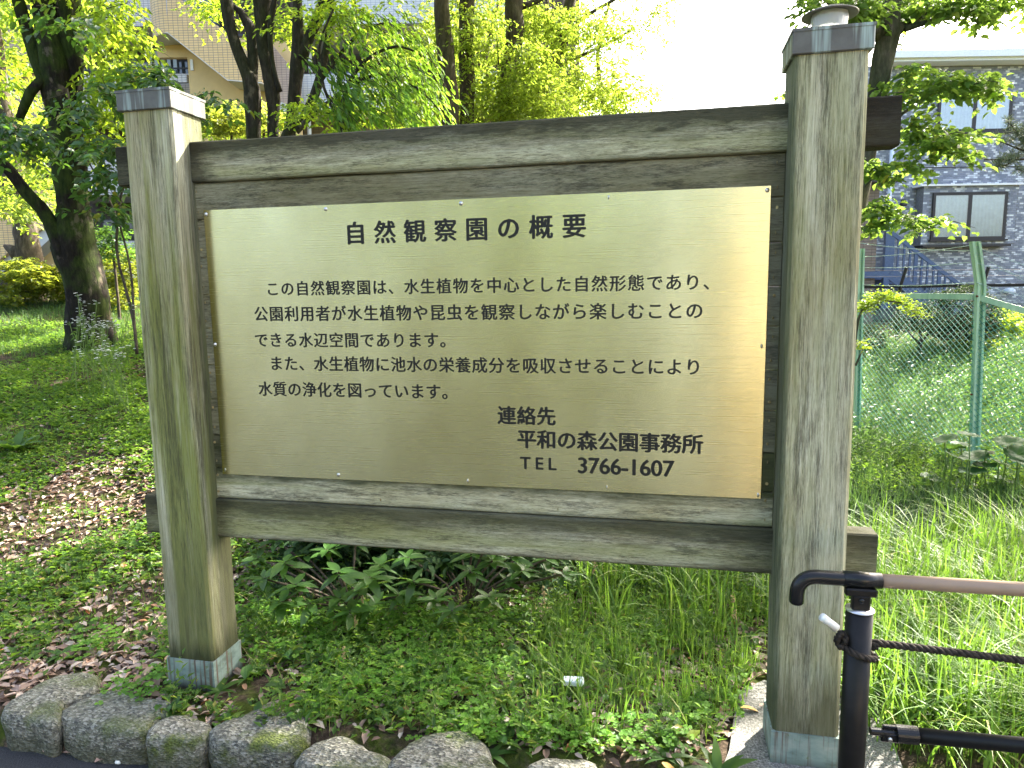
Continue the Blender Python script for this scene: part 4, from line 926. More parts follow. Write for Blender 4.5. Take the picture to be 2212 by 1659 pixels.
# dark lower foliage of a second, evergreen young tree in front of it
d = 7.4
tree('evergreen_sapling', 'thin evergreen sapling with glossy dark leaves beside the big mossy trunk', 'small tree', P(300, 760, d),
  [[(296, 765, d, 7), (288, 690, d, 7), (268, 610, d, 6), (252, 540, d, 6), (262, 420, d, 5), (300, 330, d, 4)], [(290, 700, d, 5), (284, 600, d, 5), (268, 520, d, 4), (240, 440, d, 4), (180, 330, d, 3)], [(262, 420, d, 4), (240, 300, d, 3), (150, 270, d, 2.5)]],
  [(40, 300, 7.3, 60, 30, .3, 26), (225, 315, 7.0, 56, 22, .3, 22), (235, 385, 6.8, 38, 30, .3, 15), (240, 455, 6.9, 40, 16, .3, 10), (20, 260, 7.3, 50, 22, .3, 14), (165, 235, 7.0, 34, 14, .2, 6), (225, 205, 7.1, 60, 20, .3, 14), (330, 165, 7.4, 60, 22, .3, 22), (440, 215, 7.4, 60, 15, .3, 20), (130, 50, 7.2, 60, 30, .3, 12)],
  M_bark3, M_leafB, sl=.3, n=13, L=.085, W=.042, droop=.45, shape=6, ntw=60)
d = 12.0
tree('far_tree', 'thick bulging trunk leaning at the far left edge behind the hedge', 'tree', P(88, 715, d),
  [[(90, 740, d, 36), (86, 690, d, 30), (80, 640, d, 32), (64, 560, d, 52), (58, 520, d, 46), (50, 450, d, 38), (34, 360, d, 32), (22, 300, d, 34), (10, 240, d, 28), (2, 170, d, 22), (-5, 80, d, 16), (-30, -80, d, 14)], [(50, 560, d, 40), (28, 540, d, 24), (10, 530, d, 8)]],
  [(40, 440, 10.5, 70, 40, .6, 50), (20, 250, 12.5, 60, 60, .8, 50), (100, 380, 11, 60, 60, .6, 46), (20, 60, 12.6, 80, 90, .8, 60)], M_bark3, M_leafD, world_clouds=[(-10, 9, 7.5, 3, 3, 2, 160)], sl=.4, n=16, L=.09, W=.04, ntw=30)
# T2: dark multi-stem clump behind the board
d = 9.2
tree('multi_stem_tree', 'clump of five dark smooth stems behind the left half of the board', 'tree', P(590, 760, d),
  [[(585, 800, d, 44), (560, 600, d, 34), (550, 400, d, 30), (547, 293, d, 29), (544, 193, d, 33), (530, 150, d, 25), (510, 100, d, 23), (498, 60, d, 22), (489, 0, d, 24), (480, -120, d, 20), (450, -320, d, 12)],
   [(545, 200, d+.02, 24), (546, 150, d+.05, 22), (546, 110, d+.08, 24), (540, 60, d+.1, 22), (520, 25, d+.12, 14), (495, 8, d+.15, 10)],
   [(600, 800, d, 40), (597, 600, d, 30), (592, 400, d, 24), (590, 293, d, 22), (589, 199, d, 30), (580, 160, d, 25), (570, 117, d, 23), (566, 50, d, 28), (567, 0, d, 34), (575, -120, d, 26), (600, -320, d, 14)],
   [(604, 198, d-.05, 12), (592, 150, d-.05, 9), (583, 80, d-.05, 11), (590, 20, d-.05, 12), (600, -40, d-.05, 10)],
   [(620, 800, d-.1, 38), (624, 500, d-.1, 26), (628, 290, d-.1, 22), (636, 205, d-.1, 27), (644, 120, d-.1, 30), (644, 88, d-.1, 26), (643, 0, d-.1, 18), (648, -120, d-.1, 14)],
   [(650, 130, d-.12, 26), (668, 80, d-.12, 22), (690, 30, d-.12, 22), (702, 0, d-.12, 23), (725, -80, d-.12, 18), (760, -250, d, 10)],
   [(610, 620, d-.2, 26), (616, 300, d-.2, 22), (650, 265, d-.2, 24), (676, 215, d-.2, 20), (700, 130, d-.2, 17), (712, 50, d-.2, 13), (716, 0, d-.2, 12), (720, -100, d-.2, 9)],
   [(640, 285, d-.3, 13), (680, 245, d-.3, 10), (730, 205, d-.3, 8), (790, 160, d-.3, 6), (840, 120, d-.3, 4)], [(690, 180, d-.3, 8), (740, 110, d-.3, 7), (790, 62, d-.4, 6), (830, 50, d-.4, 5)]],
  [(560, 20, 9.8, 60, 40, .5, 26), (440, 12, 10, 38, 18, .4, 24), (630, 60, 9.6, 50, 35, .4, 24), (730, 30, 8.6, 120, 40, .6, 60), (690, 235, 8.2, 70, 40, .4, 40)],
  M_bark2, M_leafA, world_clouds=[(-.6, 5.8, 6.6, 2.2, 1.8, .7, 300)], sl=.4, n=16, L=.07, W=.034, ntw=50)
# long drooping sprays of the same clump, reaching right
Cc = blobs([(730, 130, 7.9, 90, 60, .5, 26), (820, 165, 7.7, 80, 60, .5, 28), (740, 215, 7.8, 80, 24, .4, 14), (880, 110, 8.2, 60, 50, .5, 13), (790, 30, 8.2, 110, 30, .5, 20)])
tb = np.array([*P(800, 800, 8)[:2], 0]); tb[2] = gz(*tb[:2]); wt = empty('drooping_branch_tree', tb); tag(wt, 'arching tree with long drooping green leaf sprays above the middle of the board', 'tree')
mb = MB(); limb(mb, [(800, 900, 8, 16), (770, 500, 8, 13), (740, 280, 8, 12), (750, 190, 8, 9), (790, 130, 8, 7), (860, 100, 8, 5), (930, 130, 8, 3)]); limb(mb, [(750, 190, 8, 7), (820, 160, 8, 6), (900, 190, 8, 4), (950, 240, 8, 3)]); limb(mb, [(740, 280, 8, 7), (700, 190, 8, 6), (690, 100, 8, 5), (720, 20, 8, 4)])
ow = RH*.85+np.array([0, 0, -.55]); pos, ld, ln, en = sprays(Cc, .62, 22, .9, ow, .35); ld = unit(ld+ow*.6)
mb.build('trunk', M_bark2, wt, tuple(tb), True); mb = MB(); twigs(mb, Cc, en, .004, 140); mb.build('twigs', M_bark2, wt, tuple(tb))['kind'] = 'stuff'
sz = .7+.6*RNG.random(len(pos)); leaf_obj('crown', wt, tb, pos, ld, ln, .10*sz, .034*sz, M_leafC, shape=6)
# T3..T6 trunks with ridged bark behind the right half
for (lims, lab, cl, base, wc) in (
  ([[(978, 900, 10, 46), (974, 400, 10, 38), (973, 264, 10, 36), (970, 200, 10, 38), (965, 146, 10, 36), (958, 70, 10, 32), (953, 0, 10, 29), (950, -150, 10, 26), (960, -400, 10, 16)], [(972, 190, 10, 12), (950, 178, 10, 13), (944, 190, 10, 9)], [(965, 200, 9.9, 14), (935, 160, 9.8, 9), (900, 130, 9.7, 7)]],
   'straight ridged trunk with a curled stub, left one of the pair behind the board centre', [(900, 210, 10.6, 110, 60, .8, 190), (880, 110, 10.8, 80, 60, .6, 80), (950, 60, 10.9, 80, 60, .6, 70)], (978, 800, 10), [(-1.6, 7.3, 7.4, 2.4, 2.2, 1.4, 170)]),
  ([[(1006, 900, 10.5, 42), (1008, 400, 10.5, 32), (1009, 264, 10.5, 30), (1009, 180, 10.5, 31), (1007, 90, 10.5, 31), (1010, 0, 10.5, 32), (1020, -150, 10.5, 28), (1040, -380, 10.5, 14)]],
   'straight ridged trunk hung with small leaves, right one of the pair', [(1030, 60, 10.2, 60, 80, .5, 90), (1060, 190, 10.9, 90, 70, .7, 150)], (1006, 800, 10.5), [(-.4, 8.2, 7.8, 2.4, 2.2, 1.5, 150)]),
  ([[(1095, 900, 11, 50), (1092, 400, 11, 36), (1092, 254, 11, 32), (1096, 190, 11, 33), (1102, 143, 11, 33), (1110, 90, 11, 34), (1113, 60, 11, 38), (1110, 0, 11, 37), (1112, -120, 11, 32), (1130, -350, 11, 16)], [(1112, 20, 11, 14), (1140, 10, 11, 12), (1180, -8, 11, 9), (1240, -50, 11, 8)], [(1096, 150, 10.9, 5), (1078, 140, 10.8, 4), (1072, 80, 10.8, 3), (1050, 66, 10.8, 3)]],
   'trunk with a strip of green moss and a side branch near the top', [(1130, 130, 10.4, 40, 60, .3, 60), (1150, 200, 10.4, 60, 60, .4, 110), (1130, 30, 11.4, 110, 50, .6, 110), (1080, 245, 10.6, 110, 26, .5, 90)], (1095, 800, 11), [(.9, 9.0, 8.2, 2.4, 2.2, 1.5, 130)]),
  ([[(1150, 900, 12, 40), (1165, 300, 12, 32), (1180, 170, 12, 32), (1205, 105, 12, 32), (1218, 60, 12, 28), (1232, 0, 12, 24), (1250, -120, 12, 18)], [(1186, 90, 12, 6), (1184, 30, 12, 5), (1180, -10, 12, 5)], [(1225, 60, 12, 8), (1290, 20, 12, 7), (1340, -10, 12, 6), (1400, -60, 12, 5)], [(1190, 150, 12, 8), (1320, 90, 12, 5), (1370, 60, 12, 3)]],
   'slanting dark trunk nearest the bright open sky', [(1240, 60, 11.6, 110, 60, .8, 170), (1240, 180, 11.6, 130, 60, .8, 220), (1350, 60, 12, 80, 70, .6, 90), (1390, 190, 12, 50, 46, .5, 26), (1330, 215, 12, 80, 40, .5, 80), (1430, 10, 12, 60, 24, .5, 20)], (1150, 800, 12), [(2.6, 10.5, 8.4, 2.2, 2, 1.5, 90)])):
    t = tree('broadleaf_tree', lab, 'tree', P(*base), lims, cl, M_bark3, M_leafD, 'trees behind the right half of the board', world_clouds=[(a_, b_, c_, d_*1.2, e_*1.2, f_, int(n_*2)) for a_, b_, c_, d_, e_, f_, n_ in wc], sl=.34, n=17, L=.062, W=.030, droop=.45, ntw=50)
# far thicket closing the view between trunks and building
C_ = blobs([(980, 150, 17, 170, 110, 1.5, 220), (1230, 190, 18, 170, 80, 1.5, 230), (500, 255, 14, 110, 34, .6, 120), (1120, 40, 17, 200, 70, 1.5, 110)])
tb = WP(-1.5, 17, .9); th_ = empty('background_tree', tb); tag(th_, 'pale sunlit mass of small leaves far behind the ridged trunks', 'tree'); mb = MB()
for u in (950, 1060, 1200, 1300): limb(mb, [(u, 640, 17, 16), (u+10, 300, 17, 12), (u-10, 120, 17, 9), (u+20, 0, 17, 5)], 7, .1, u, .5)
mb.build('trunk', M_bark3, th_, tuple(tb), True); pos, ld, ln, en = sprays(C_, .6, 18, .4); sz = .7+.6*RNG.random(len(pos)); leaf_obj('crown', th_, tb, pos, ld, ln, .10*sz, .05*sz, M_leafD)
# T7: maple at the right, its crown shades the board
d = 5.6; pl_ = np.array([0, 0, 2.2]); GAP = (pl_, pl_+np.array(SUN)*10, .34)  # sun path cut through the crown to light the left post top
tree('maple_tree', 'maple with a forked mossy grey trunk and star shaped leaves right behind the right post', 'tree', P(1868, 900, d),
  [[(1790, 1130, d, 70), (1800, 900, d, 50), (1818, 600, d, 44), (1848, 440, d, 42), (1866, 360, d, 41), (1884, 270, d, 38), (1897, 199, d, 38), (1908, 117, d, 43), (1920, 67, d, 46), (1926, 30, d, 38), (1928, 0, d, 36), (1925, -120, d, 32), (1950, -300, d, 24), (1900, -600, d, 14)],
   [(1908, 85, d, 26), (1885, 60, d-.05, 24), (1862, 40, d-.1, 23), (1842, 0, d-.1, 22), (1822, -60, d-.2, 20), (1790, -200, d-.3, 16), (1700, -500, d-.3, 8)],
   [(1925, 75, d, 28), (1950, 55, d+.05, 23), (1990, 32, d+.1, 20), (2040, 8, d+.15, 18), (2110, -30, d+.2, 15), (2250, -110, d+.3, 11)],
   [(1955, 62, d, 14), (2010, 45, d, 10), (2080, 22, d-.1, 8), (2160, 10, d-.1, 6)],
   [(1842, 20, d, 8), (1815, 5, d, 6), (1785, 8, d, 4)],
   [(1890, 300, d, 10), (1950, 245, d-.1, 7), (2010, 205, d-.2, 5), (2090, 185, d-.2, 4)], [(1885, 330, d, 8), (1945, 275, d-.2, 6), (1990, 310, d-.3, 5), (2060, 290, d-.3, 4)],
   [(1855, 420, d, 6), (1900, 370, d-.2, 4), (1950, 355, d-.3, 3)], [(1830, 520, d, 6), (1890, 478, d-.2, 4), (1990, 480, d-.3, 3)]],
  [(2080, 180, 5.2, 105, 22, .25, 46), (2000, 205, 5.2, 60, 18, .2, 10), (2030, 300, 5.1, 80, 34, .25, 40), (1960, 262, 5.2, 34, 24, .2, 7), (1915, 362, 5.1, 55, 24, .2, 24), (1960, 478, 5.1, 70, 10, .15, 18), (1885, 455, 5.2, 26, 34, .15, 14), (1960, 165, 5.4, 26, 26, .2, 12), (1820, 18, 5.4, 80, 24, .3, 50), (1880, 40, 5.9, 40, 40, .3, 24), (2090, 5, 5.5, 120, 26, .3, 66), (1975, 20, 5.8, 50, 24, .3, 20), (1700, 198, 9.5, 12, 6, .2, 4)],
  M_bark4, M_leafM, world_clouds=[(3.0, 4.0, 5.9, 2.2, 2.4, .8, 760), (1.6, 4.0, 6.1, 2.4, 2.2, .6, 800), (4.8, 2.6, 5.3, 2.2, 2.0, .8, 500), (2.8, 2.2, 5.3, 1.8, 1.6, .5, 160), (3.9, 5.4, 6.0, 1.7, 1.6, .6, 240)], sl=.20, n=14, L=.060, W=.038, droop=.3, shape=6, ntw=120, gap=GAP)
# pine sprig reaching in from the right edge
pb = P(2330, 700, 7.2); pb[2] = gz(*pb[:2]); pt_ = empty('pine_tree', pb); tag(pt_, 'pine branch with pale needles entering at the right edge before the house', 'pine tree')
mb = MB(); limb(mb, [(2330, 1100, 7.2, 26), (2335, 600, 7.2, 22), (2320, 380, 7.2, 16), (2320, 200, 7.2, 12), (2330, 60, 7.2, 8)]); 
tips = []
for (a, b) in (((2320, 330), (2126, 345)), ((2260, 335), (2150, 300)), ((2230, 330), (2180, 262)), ((2320, 400), (2195, 365)), ((2250, 330), (2210, 290)), ((2200, 338), (2150, 362)), ((2300, 300), (2205, 275))):
    limb(mb, [(a[0], a[1], 7.2, 6), ((a[0]+b[0])/2, (a[1]+b[1])/2+6, 7.15, 4), (b[0], b[1], 7.1, 2)], 6, .05, 0, .08)
    for f in np.linspace(.15, 1, 12): tips.append(P(a[0]+(b[0]-a[0])*f+RNG.normal(0, 5), a[1]+(b[1]-a[1])*f+RNG.normal(0, 5), 7.12+RNG.normal(0, .05)))
mb.build('trunk', M_bark3, pt_, tuple(pb), True); tips = np.repeat(np.array(tips), 34, 0); N = len(tips); dr = unit(RNG.normal(0, 1, (N, 3))+[-.2, 0, .5])
leaf_obj('needles', pt_, pb, tips+RNG.normal(0, .008, (N, 3)), dr, unit(RNG.normal(0, 1, (N, 3))), .07, .0028, M_pine)

# ------------------------------------------------------------------ hedges, topiary, shrubs
def bush(name, lab, cat, specs, leafm, L, W, stems=(), n=12, sl=.14, base=None, barkm=None, droop=.1, shape=4, shell=False, group=None):
    C = []
    for u, v, d, ru, rv, rd, cnt in specs:
        q = RNG.normal(0, 1, (cnt, 3)); q = unit(q)*(1 if shell else RNG.random((cnt, 1))**.4)*(1+RNG.normal(0, .06, (cnt, 1))); q[:, 1] = np.where(q[:, 1] > .35, .35+RNG.random(cnt)*.1, q[:, 1]) if shell else q[:, 1]
        for a, b_, c in q: C.append(P(u+a*ru, v+b_*rv, d+c*rd))
    C = np.array(C); u, v, d = specs[0][:3]; b = P(*(base or (u, v+specs[0][4], d))); b[2] = gz(b[0], b[1]); t = empty(name, b); tag(t, lab, cat, group)
    mb = MB()
    for i, s_ in enumerate(stems): limb(mb, s_, 7, .15, i, .1)
    if stems: mb.build('stems', barkm or M_bark3, t, tuple(b), True)
    pos, ld, ln, en = sprays(C, sl, n, droop); sz = .65+.7*RNG.random(len(pos)); leaf_obj('foliage', t, b, pos, ld, ln, L*sz, W*sz, leafm, shape=shape); return t
bush('hedge_shrub', 'sunlit leafy shrub on thin pale stems at the left edge of the bank', 'shrub', [(60, 600, 10.8, 100, 42, .6, 300), (150, 625, 10.9, 60, 50, .5, 160), (20, 650, 10.6, 60, 30, .5, 90)], M_hedge, .07, .036,
     [[(30, 735, 10.6, 5), (34, 690, 10.6, 5), (30, 640, 10.6, 4)], [(42, 735, 10.6, 5), (40, 680, 10.6, 5), (60, 630, 10.6, 4)], [(22, 700, 10.6, 4), (10, 650, 10.6, 4)]], base=(40, 735, 10.6))
bush('hedge_shrub', 'yellow green hedge with a cut pale branch between the mossy trunk and left post', 'shrub', [(262, 580, 10.6, 70, 50, .5, 200), (250, 650, 10.4, 60, 60, .5, 170), (235, 560, 10.8, 50, 26, .4, 80)], M_hedge, .055, .03,
     [[(232, 735, 10.2, 7), (245, 700, 10.2, 7), (262, 668, 10.2, 5)], [(240, 710, 10.1, 6), (236, 675, 10.1, 5)], [(246, 730, 10.1, 5), (256, 700, 10.1, 4)]], base=(240, 735, 10.2), barkm=M_bark4)
bush('dark_shrub', 'dark shrub with small leaves beside the left post halfway up', 'shrub', [(240, 505, 9.6, 55, 16, .3, 50), (225, 545, 9.6, 60, 22, .3, 50), (270, 545, 9.6, 30, 26, .3, 26)], M_leafB, .05, .028, [[(262, 735, 9.6, 7), (255, 650, 9.6, 6), (246, 560, 9.6, 5), (240, 500, 9.6, 3)]], base=(262, 735, 9.6))
bush('bright_hedge', 'bright sunlit hedge showing above the top beam right of the left post', 'hedge', [(500, 262, 13, 90, 34, .6, 240), (600, 270, 13, 50, 26, .5, 60)], M_hedge, .07, .036, [[(500, 600, 13, 8), (500, 280, 13, 6)], [(560, 600, 13, 8), (570, 280, 13, 6)]], base=(500, 640, 13))
bush('topiary_tree', 'clipped dome topiary tree on a forked trunk behind the chain-link fence', 'topiary', [(1990, 696, 10.5, 56, 34, .45, 330)], M_topi, .035, .02,
     [[(1990, 775, 10.5, 8), (1988, 750, 10.5, 7), (1990, 730, 10.5, 6), (1985, 705, 10.5, 4)], [(1990, 745, 10.5, 5), (1965, 722, 10.5, 4), (1955, 710, 10.5, 3)], [(1990, 740, 10.5, 5), (2010, 715, 10.5, 4)]], sl=.09, shell=True, base=(1990, 770, 10.5), group='clipped shrubs behind the fence')
bush('topiary_tree', 'larger dark round clipped shrub behind the fence corner post', 'topiary', [(2085, 684, 11, 74, 62, .6, 760), (2085, 715, 11, 66, 34, .5, 260)], M_topi, .04, .022, [[(2060, 790, 11, 8), (2060, 740, 11, 6)], [(2090, 790, 11, 8), (2090, 730, 11, 6)]], sl=.10, shell=True, base=(2075, 790, 11), group='clipped shrubs behind the fence')
bush('topiary_tree', 'small clipped shrub half hidden by the left fence post', 'topiary', [(1872, 735, 10.8, 34, 28, .4, 160)], M_topi, .038, .022, [[(1872, 790, 10.8, 6), (1872, 740, 10.8, 5)]], sl=.10, shell=True, base=(1872, 775, 10.8), group='clipped shrubs behind the fence')
bush('green_bush', 'loose bright green bush by the house wall at the right edge', 'bush', [(2185, 700, 12, 50, 40, .5, 220), (2120, 745, 11, 40, 20, .4, 60)], M_leafA, .06, .03, [[(2180, 780, 12, 8), (2185, 720, 12, 6)]], base=(2180, 780, 12))
bush('azalea', 'small leafy azalea branch beside the right post in front of the fence', 'shrub', [(1875, 650, 5.9, 16, 16, .1, 20), (1910, 640, 5.9, 22, 9, .08, 22), (1945, 648, 5.9, 18, 8, .08, 16), (1972, 664, 5.9, 16, 8, .06, 14), (1985, 678, 5.9, 8, 5, .05, 6), (1868, 668, 5.9, 14, 10, .1, 12), (1862, 745, 5.9, 10, 12, .1, 9)], M_leafA, .032, .014,
     [[(1830, 1010, 5.9, 8), (1845, 760, 5.9, 7), (1862, 670, 5.9, 5), (1905, 648, 5.9, 4), (1950, 655, 5.9, 3), (1988, 680, 5.9, 2)], [(1848, 790, 5.9, 5), (1866, 750, 5.9, 3)]], sl=.07, n=12, base=(1830, 1010, 5.9), barkm=M_bark4)

# --- broad-leaved shrub under the board: every leaf is a part
def leaf_proto(name, L, W, mat, fold=.18, droop=.12):
    nL = 6; mb = MB(); 
    for k in range(nL+1):
        t_ = k/nL; w = W*.5*math.sin(math.pi*min(1, t_**.8*.97+.02))**.8; z = -droop*L*t_*t_
        mb.v += [(L*t_, -w, z+w*fold), (L*t_, 0, z), (L*t_, w, z+w*fold)]
    for k in range(nL): mb.f += [(3*k, 3*k+3, 3*k+4, 3*k+1), (3*k+1, 3*k+4, 3*k+5, 3*k+2)]
    me = mesh(name, mb.v, mb.f, mat, True); at = me.attributes.new('rnd', 'FLOAT', 'POINT'); at.data.foreach_set('value', [random.random()*.85]*len(mb.v)); return me
protos = [leaf_proto('leaf', 1, w, M_shrub, .22, dr_) for w, dr_ in ((.34, .1), (.36, .25), (.38, .02), (.33, .18), (.36, .14), (.35, .3))]
def place_leaf(me, p, direc, up, L, par):
    o = bpy.data.objects.new('leaf', me); put(o, par); x = Vector(tuple(direc)).normalized(); z = Vector(tuple(up)); y = z.cross(x).normalized(); z = x.cross(y)
    m = Matrix((x, y, z)).transposed().to_4x4(); o.matrix_local = Matrix.Translation(Vector(tuple(p))-par.location) @ m @ Matrix.Scale(L, 4); return o
def whorl_shrub(lab, base, tips, L0, group=None, maxleaf=300, d=3.8, nl=8):
    b = on_ground(*base) if len(base) == 2 else P(*base); b[2] = gz(b[0], b[1]); t = empty('leafy_shrub', b); tag(t, lab, 'shrub', group); mb = MB(); k = 0
    for (u, v, dd) in tips:
        p = P(u, v, dd); m = (p+b)/2; m[:2] = b[:2]+(p[:2]-b[:2])*.35; mb.tube(resample([b-[0, 0, .05], m, p], .06), [.006]*len(resample([b-[0, 0, .05], m, p], .06)), 6)
        th0 = random.random()*6
        for q in range(nl):
            if k >= maxleaf: break
            th = th0+q*2.4; el = .05+.35*random.random()-(.35 if q > nl*.6 else 0); dr = (math.cos(th)*math.cos(el), math.sin(th)*math.cos(el), math.sin(el)); place_leaf(random.choice(protos), p-np.array([0, 0, .012*(q > 4)]), dr, (RNG.normal(0, .2), RNG.normal(0, .2), 1), L0*(.7+.5*random.random()), t); k += 1
    mb.build('stems', M_bark3, t, tuple(b), True)['kind'] = 'stuff'; return t
tipsA = [(u+random.uniform(-12, 12), v+random.uniform(-8, 8), dd-.42) for u, v, dd in [(610, 1215, 3.7), (640, 1260, 3.55), (700, 1180, 3.9), (720, 1230, 3.6), (740, 1290, 3.5), (780, 1265, 3.45), (770, 1170, 3.9), (810, 1310, 3.5), (820, 1225, 3.7), (580, 1250, 3.7), (680, 1310, 3.5), (800, 1250, 3.4), (660, 1200, 4.0), (560, 1210, 4.0), (620, 1300, 3.5), (850, 1290, 3.6), (600, 1170, 4.1), (750, 1320, 3.4)]]
whorl_shrub('broad-leaved shrub with whorls of dull green leaves under the left half of the board', (760, 1330), tipsA, .115, nl=9)
tipsB = [(u+random.uniform(-10, 10), v+random.uniform(-6, 6), dd-.42) for u, v, dd in [(880, 1205, 3.8), (900, 1260, 3.6), (940, 1290, 3.5), (960, 1215, 3.9), (1010, 1200, 3.6), (1040, 1190, 3.5), (1060, 1215, 3.5), (1020, 1235, 3.45), (1100, 1200, 3.7), (1130, 1235, 3.7), (1180, 1210, 3.8), (1090, 1260, 3.7), (1000, 1170, 3.9), (1150, 1180, 4.0), (930, 1180, 4.0), (1220, 1235, 3.7), (1060, 1290, 3.5), (980, 1320, 3.4)]]
whorl_shrub('broad-leaved shrub with pale hanging leaf tips under the middle of the board', (1010, 1320), tipsB, .10, nl=9)
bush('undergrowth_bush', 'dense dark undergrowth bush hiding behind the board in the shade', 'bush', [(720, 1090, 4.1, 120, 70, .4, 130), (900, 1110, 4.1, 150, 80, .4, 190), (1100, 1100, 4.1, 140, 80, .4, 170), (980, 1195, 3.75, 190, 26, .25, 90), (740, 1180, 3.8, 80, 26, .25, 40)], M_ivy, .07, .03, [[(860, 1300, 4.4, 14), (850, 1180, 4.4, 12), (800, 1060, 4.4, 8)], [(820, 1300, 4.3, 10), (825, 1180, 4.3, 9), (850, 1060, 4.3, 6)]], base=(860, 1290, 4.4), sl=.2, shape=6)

# --- butterbur by the fence corner: every round leaf is a part
bb = P(2110, 1060, 5.7); bb[2] = gz(bb[0], bb[1]); bt = empty('butterbur_plant', bb); tag(bt, 'butterbur plant with big round funnel leaves at the foot of the fence corner post', 'plant')
def round_leaf(seed):
    mb = MB(); n = 22; rings = [0, .25, .55, .82, 1.0]
    for j, r in enumerate(rings):
        for k in range(n):
            th = 2*math.pi*k/n; notch = 1-.45*math.exp(-(min(th, 2*math.pi-th)/.28)**2)*(r > .1); rr = r*.5*notch*(1+.05*math.sin(5*th+seed)*(r > .5)); z = -.16*(1-r)**1.3+.03*math.sin(7*th+seed)*r*r-.05*r**4
            mb.v.append((rr*math.cos(th), rr*math.sin(th), z))
    for j in range(len(rings)-1):
        for k in range(n): mb.f.append((j*n+k, j*n+(k+1) % n, (j+1)*n+(k+1) % n, (j+1)*n+k))
    return mesh('leaf', mb.v, mb.f, M_butter, True)
rl = [round_leaf(k*1.7) for k in range(4)]
for i, (u, v, w) in enumerate([(450, 500, 230), (745, 590, 280), (660, 365, 190), (700, 765, 240), (390, 415, 200), (570, 475, 170), (850, 510, 170), (830, 700, 190), (1090, 440, 230), (1200, 570, 220), (1230, 660, 180), (235, 840, 170), (990, 670, 200), (1050, 860, 220), (640, 640, 170), (480, 600, 140), (1180, 740, 160), (80, 910, 150), (940, 880, 150), (1330, 540, 220), (1380, 690, 220), (1200, 1000, 130)]):
    uu, vv = u/5.12+1965.6, v/5.12+864; d_ = 5.75+random.uniform(-.2, .15); p = P(uu, vv, d_); S_ = w/5.12/FPX*d_*1.3
    o = bpy.data.objects.new('leaf', rl[i % 4]); put(o, bt); o.location = tuple(p-bb); o.rotation_euler = (random.uniform(-.1, .45), random.uniform(-.35, .35), random.uniform(0, 6.28)); o.scale = (S_, S_, S_)
    mb = MB(); g1 = np.array([p[0]+random.uniform(-.05, .05), p[1]+random.uniform(-.02, .1), gz(p[0], p[1])-.02]); mb.tube([g1, (g1+p)/2+[.01, 0, 0], p-np.array([0, 0, .13*S_])], [.007, .006, .005], 6); mb.build('stalk', M_stem, bt, tuple(bb), True)

# ------------------------------------------------------------------ ground plants (uncountable)
def scatter(n, u0, u1, d0, d1, pw=1.0, dens=None):
    u = RNG.uniform(u0, u1, n); dd = (RNG.random(n)*(d1**pw-d0**pw)+d0**pw)**(1/pw); l = (u-1106)/FPX*dd*1.01
    x = CAM[0]+RH[0]*l+FH[0]*dd; y = CAM[1]+RH[1]*l+FH[1]*dd; k = edge_d(x, y) > .10
    k &= ~((x > -.21) & (x < .06) & (y > -.09) & (y < .18)); k &= ~(((x-.20)**2+(y+.02)**2 < .15**2) & (RNG.random(n) < .85)); k &= ~((x > 2.1) & (x < 2.36) & (y > -.12) & (y < .15))
    if dens is not None: k &= RNG.random(n) < dens(x, y, u, dd)
    x, y, u, dd = x[k], y[k], u[k], dd[k]; return np.stack([x, y, ground_h(x, y)], 1), u, dd
def nz(x, y, s, o=0): return np.array([noise.noise(Vector((a*s+o, b*s, o))) for a, b in zip(x, y)])
def onslab(x, y):
    # inside the concrete slab polygon
    P_ = np.array(pts_slab); ins = np.zeros(len(x), bool); j = len(P_)-1
    for i in range(len(P_)):
        c = ((P_[i, 1] > y) != (P_[j, 1] > y)) & (x < (P_[j, 0]-P_[i, 0])*(y-P_[i, 1])/(P_[j, 1]-P_[i, 1]+1e-12)+P_[i, 0]); ins ^= c; j = i
    return ins
pts_slab = [tuple(onz(u, v, .0)[:2]) for u, v in ((1500, 1760), (1548, 1700), (1575, 1630), (1585, 1560), (1600, 1500), (1650, 1478), (1895, 1535), (1925, 1600), (1960, 1700), (1975, 1780))]
def blades(name, lab, p, H_, Wd, mat, lean=.5, cat='grass', curl=1.0):
    N = len(p); th = RNG.random(N)*2*math.pi; dx = np.stack([np.cos(th), np.sin(th), np.zeros(N)], 1); sd_ = np.stack([-np.sin(th+RNG.normal(0, .5, N)), np.cos(th), np.zeros(N)], 1)
    h = H_*(.5+RNG.random(N)*.8); ln_ = lean*RNG.random(N)**1.2; seg = 5; V = []
    for k in range(seg+1):
        t_ = k/seg; z = h*t_*(1-.35*curl*ln_*t_*t_); o_ = h*ln_*(t_**1.9); c = p+dx*o_[:, None]+np.array([0, 0, 1])*z[:, None]-[0, 0, .01]; w = Wd*(1-t_**2.2)*(.6+.7*t_ if t_ < .4 else 1)*.5
        w = np.broadcast_to(w, N)[:, None]; V += [c-sd_*w, c+sd_*w] if k < seg else [c]
    V = np.stack(V, 1).reshape(-1, 3); F = []
    for k in range(seg-1): F += [(2*k, 2*k+1, 2*k+3), (2*k, 2*k+3, 2*k+2)]
    F.append((2*seg-2, 2*seg-1, 2*seg)); K = 2*seg+1
    Fa = (np.array(F)[None]+(np.arange(N)*K)[:, None, None]).reshape(-1, 3)
    o = put(bpy.data.objects.new(name, tri_mesh(name, V, Fa, np.repeat(RNG.random(N), K), mat))); tag(o, lab, cat, kind='stuff'); return o
def tuft(centres, per, r):
    c = np.repeat(centres, per, 0); c = c+np.concatenate([RNG.normal(0, r, (len(c), 2)), np.zeros((len(c), 1))], 1); c[:, 2] = ground_h(c[:, 0], c[:, 1]); return c
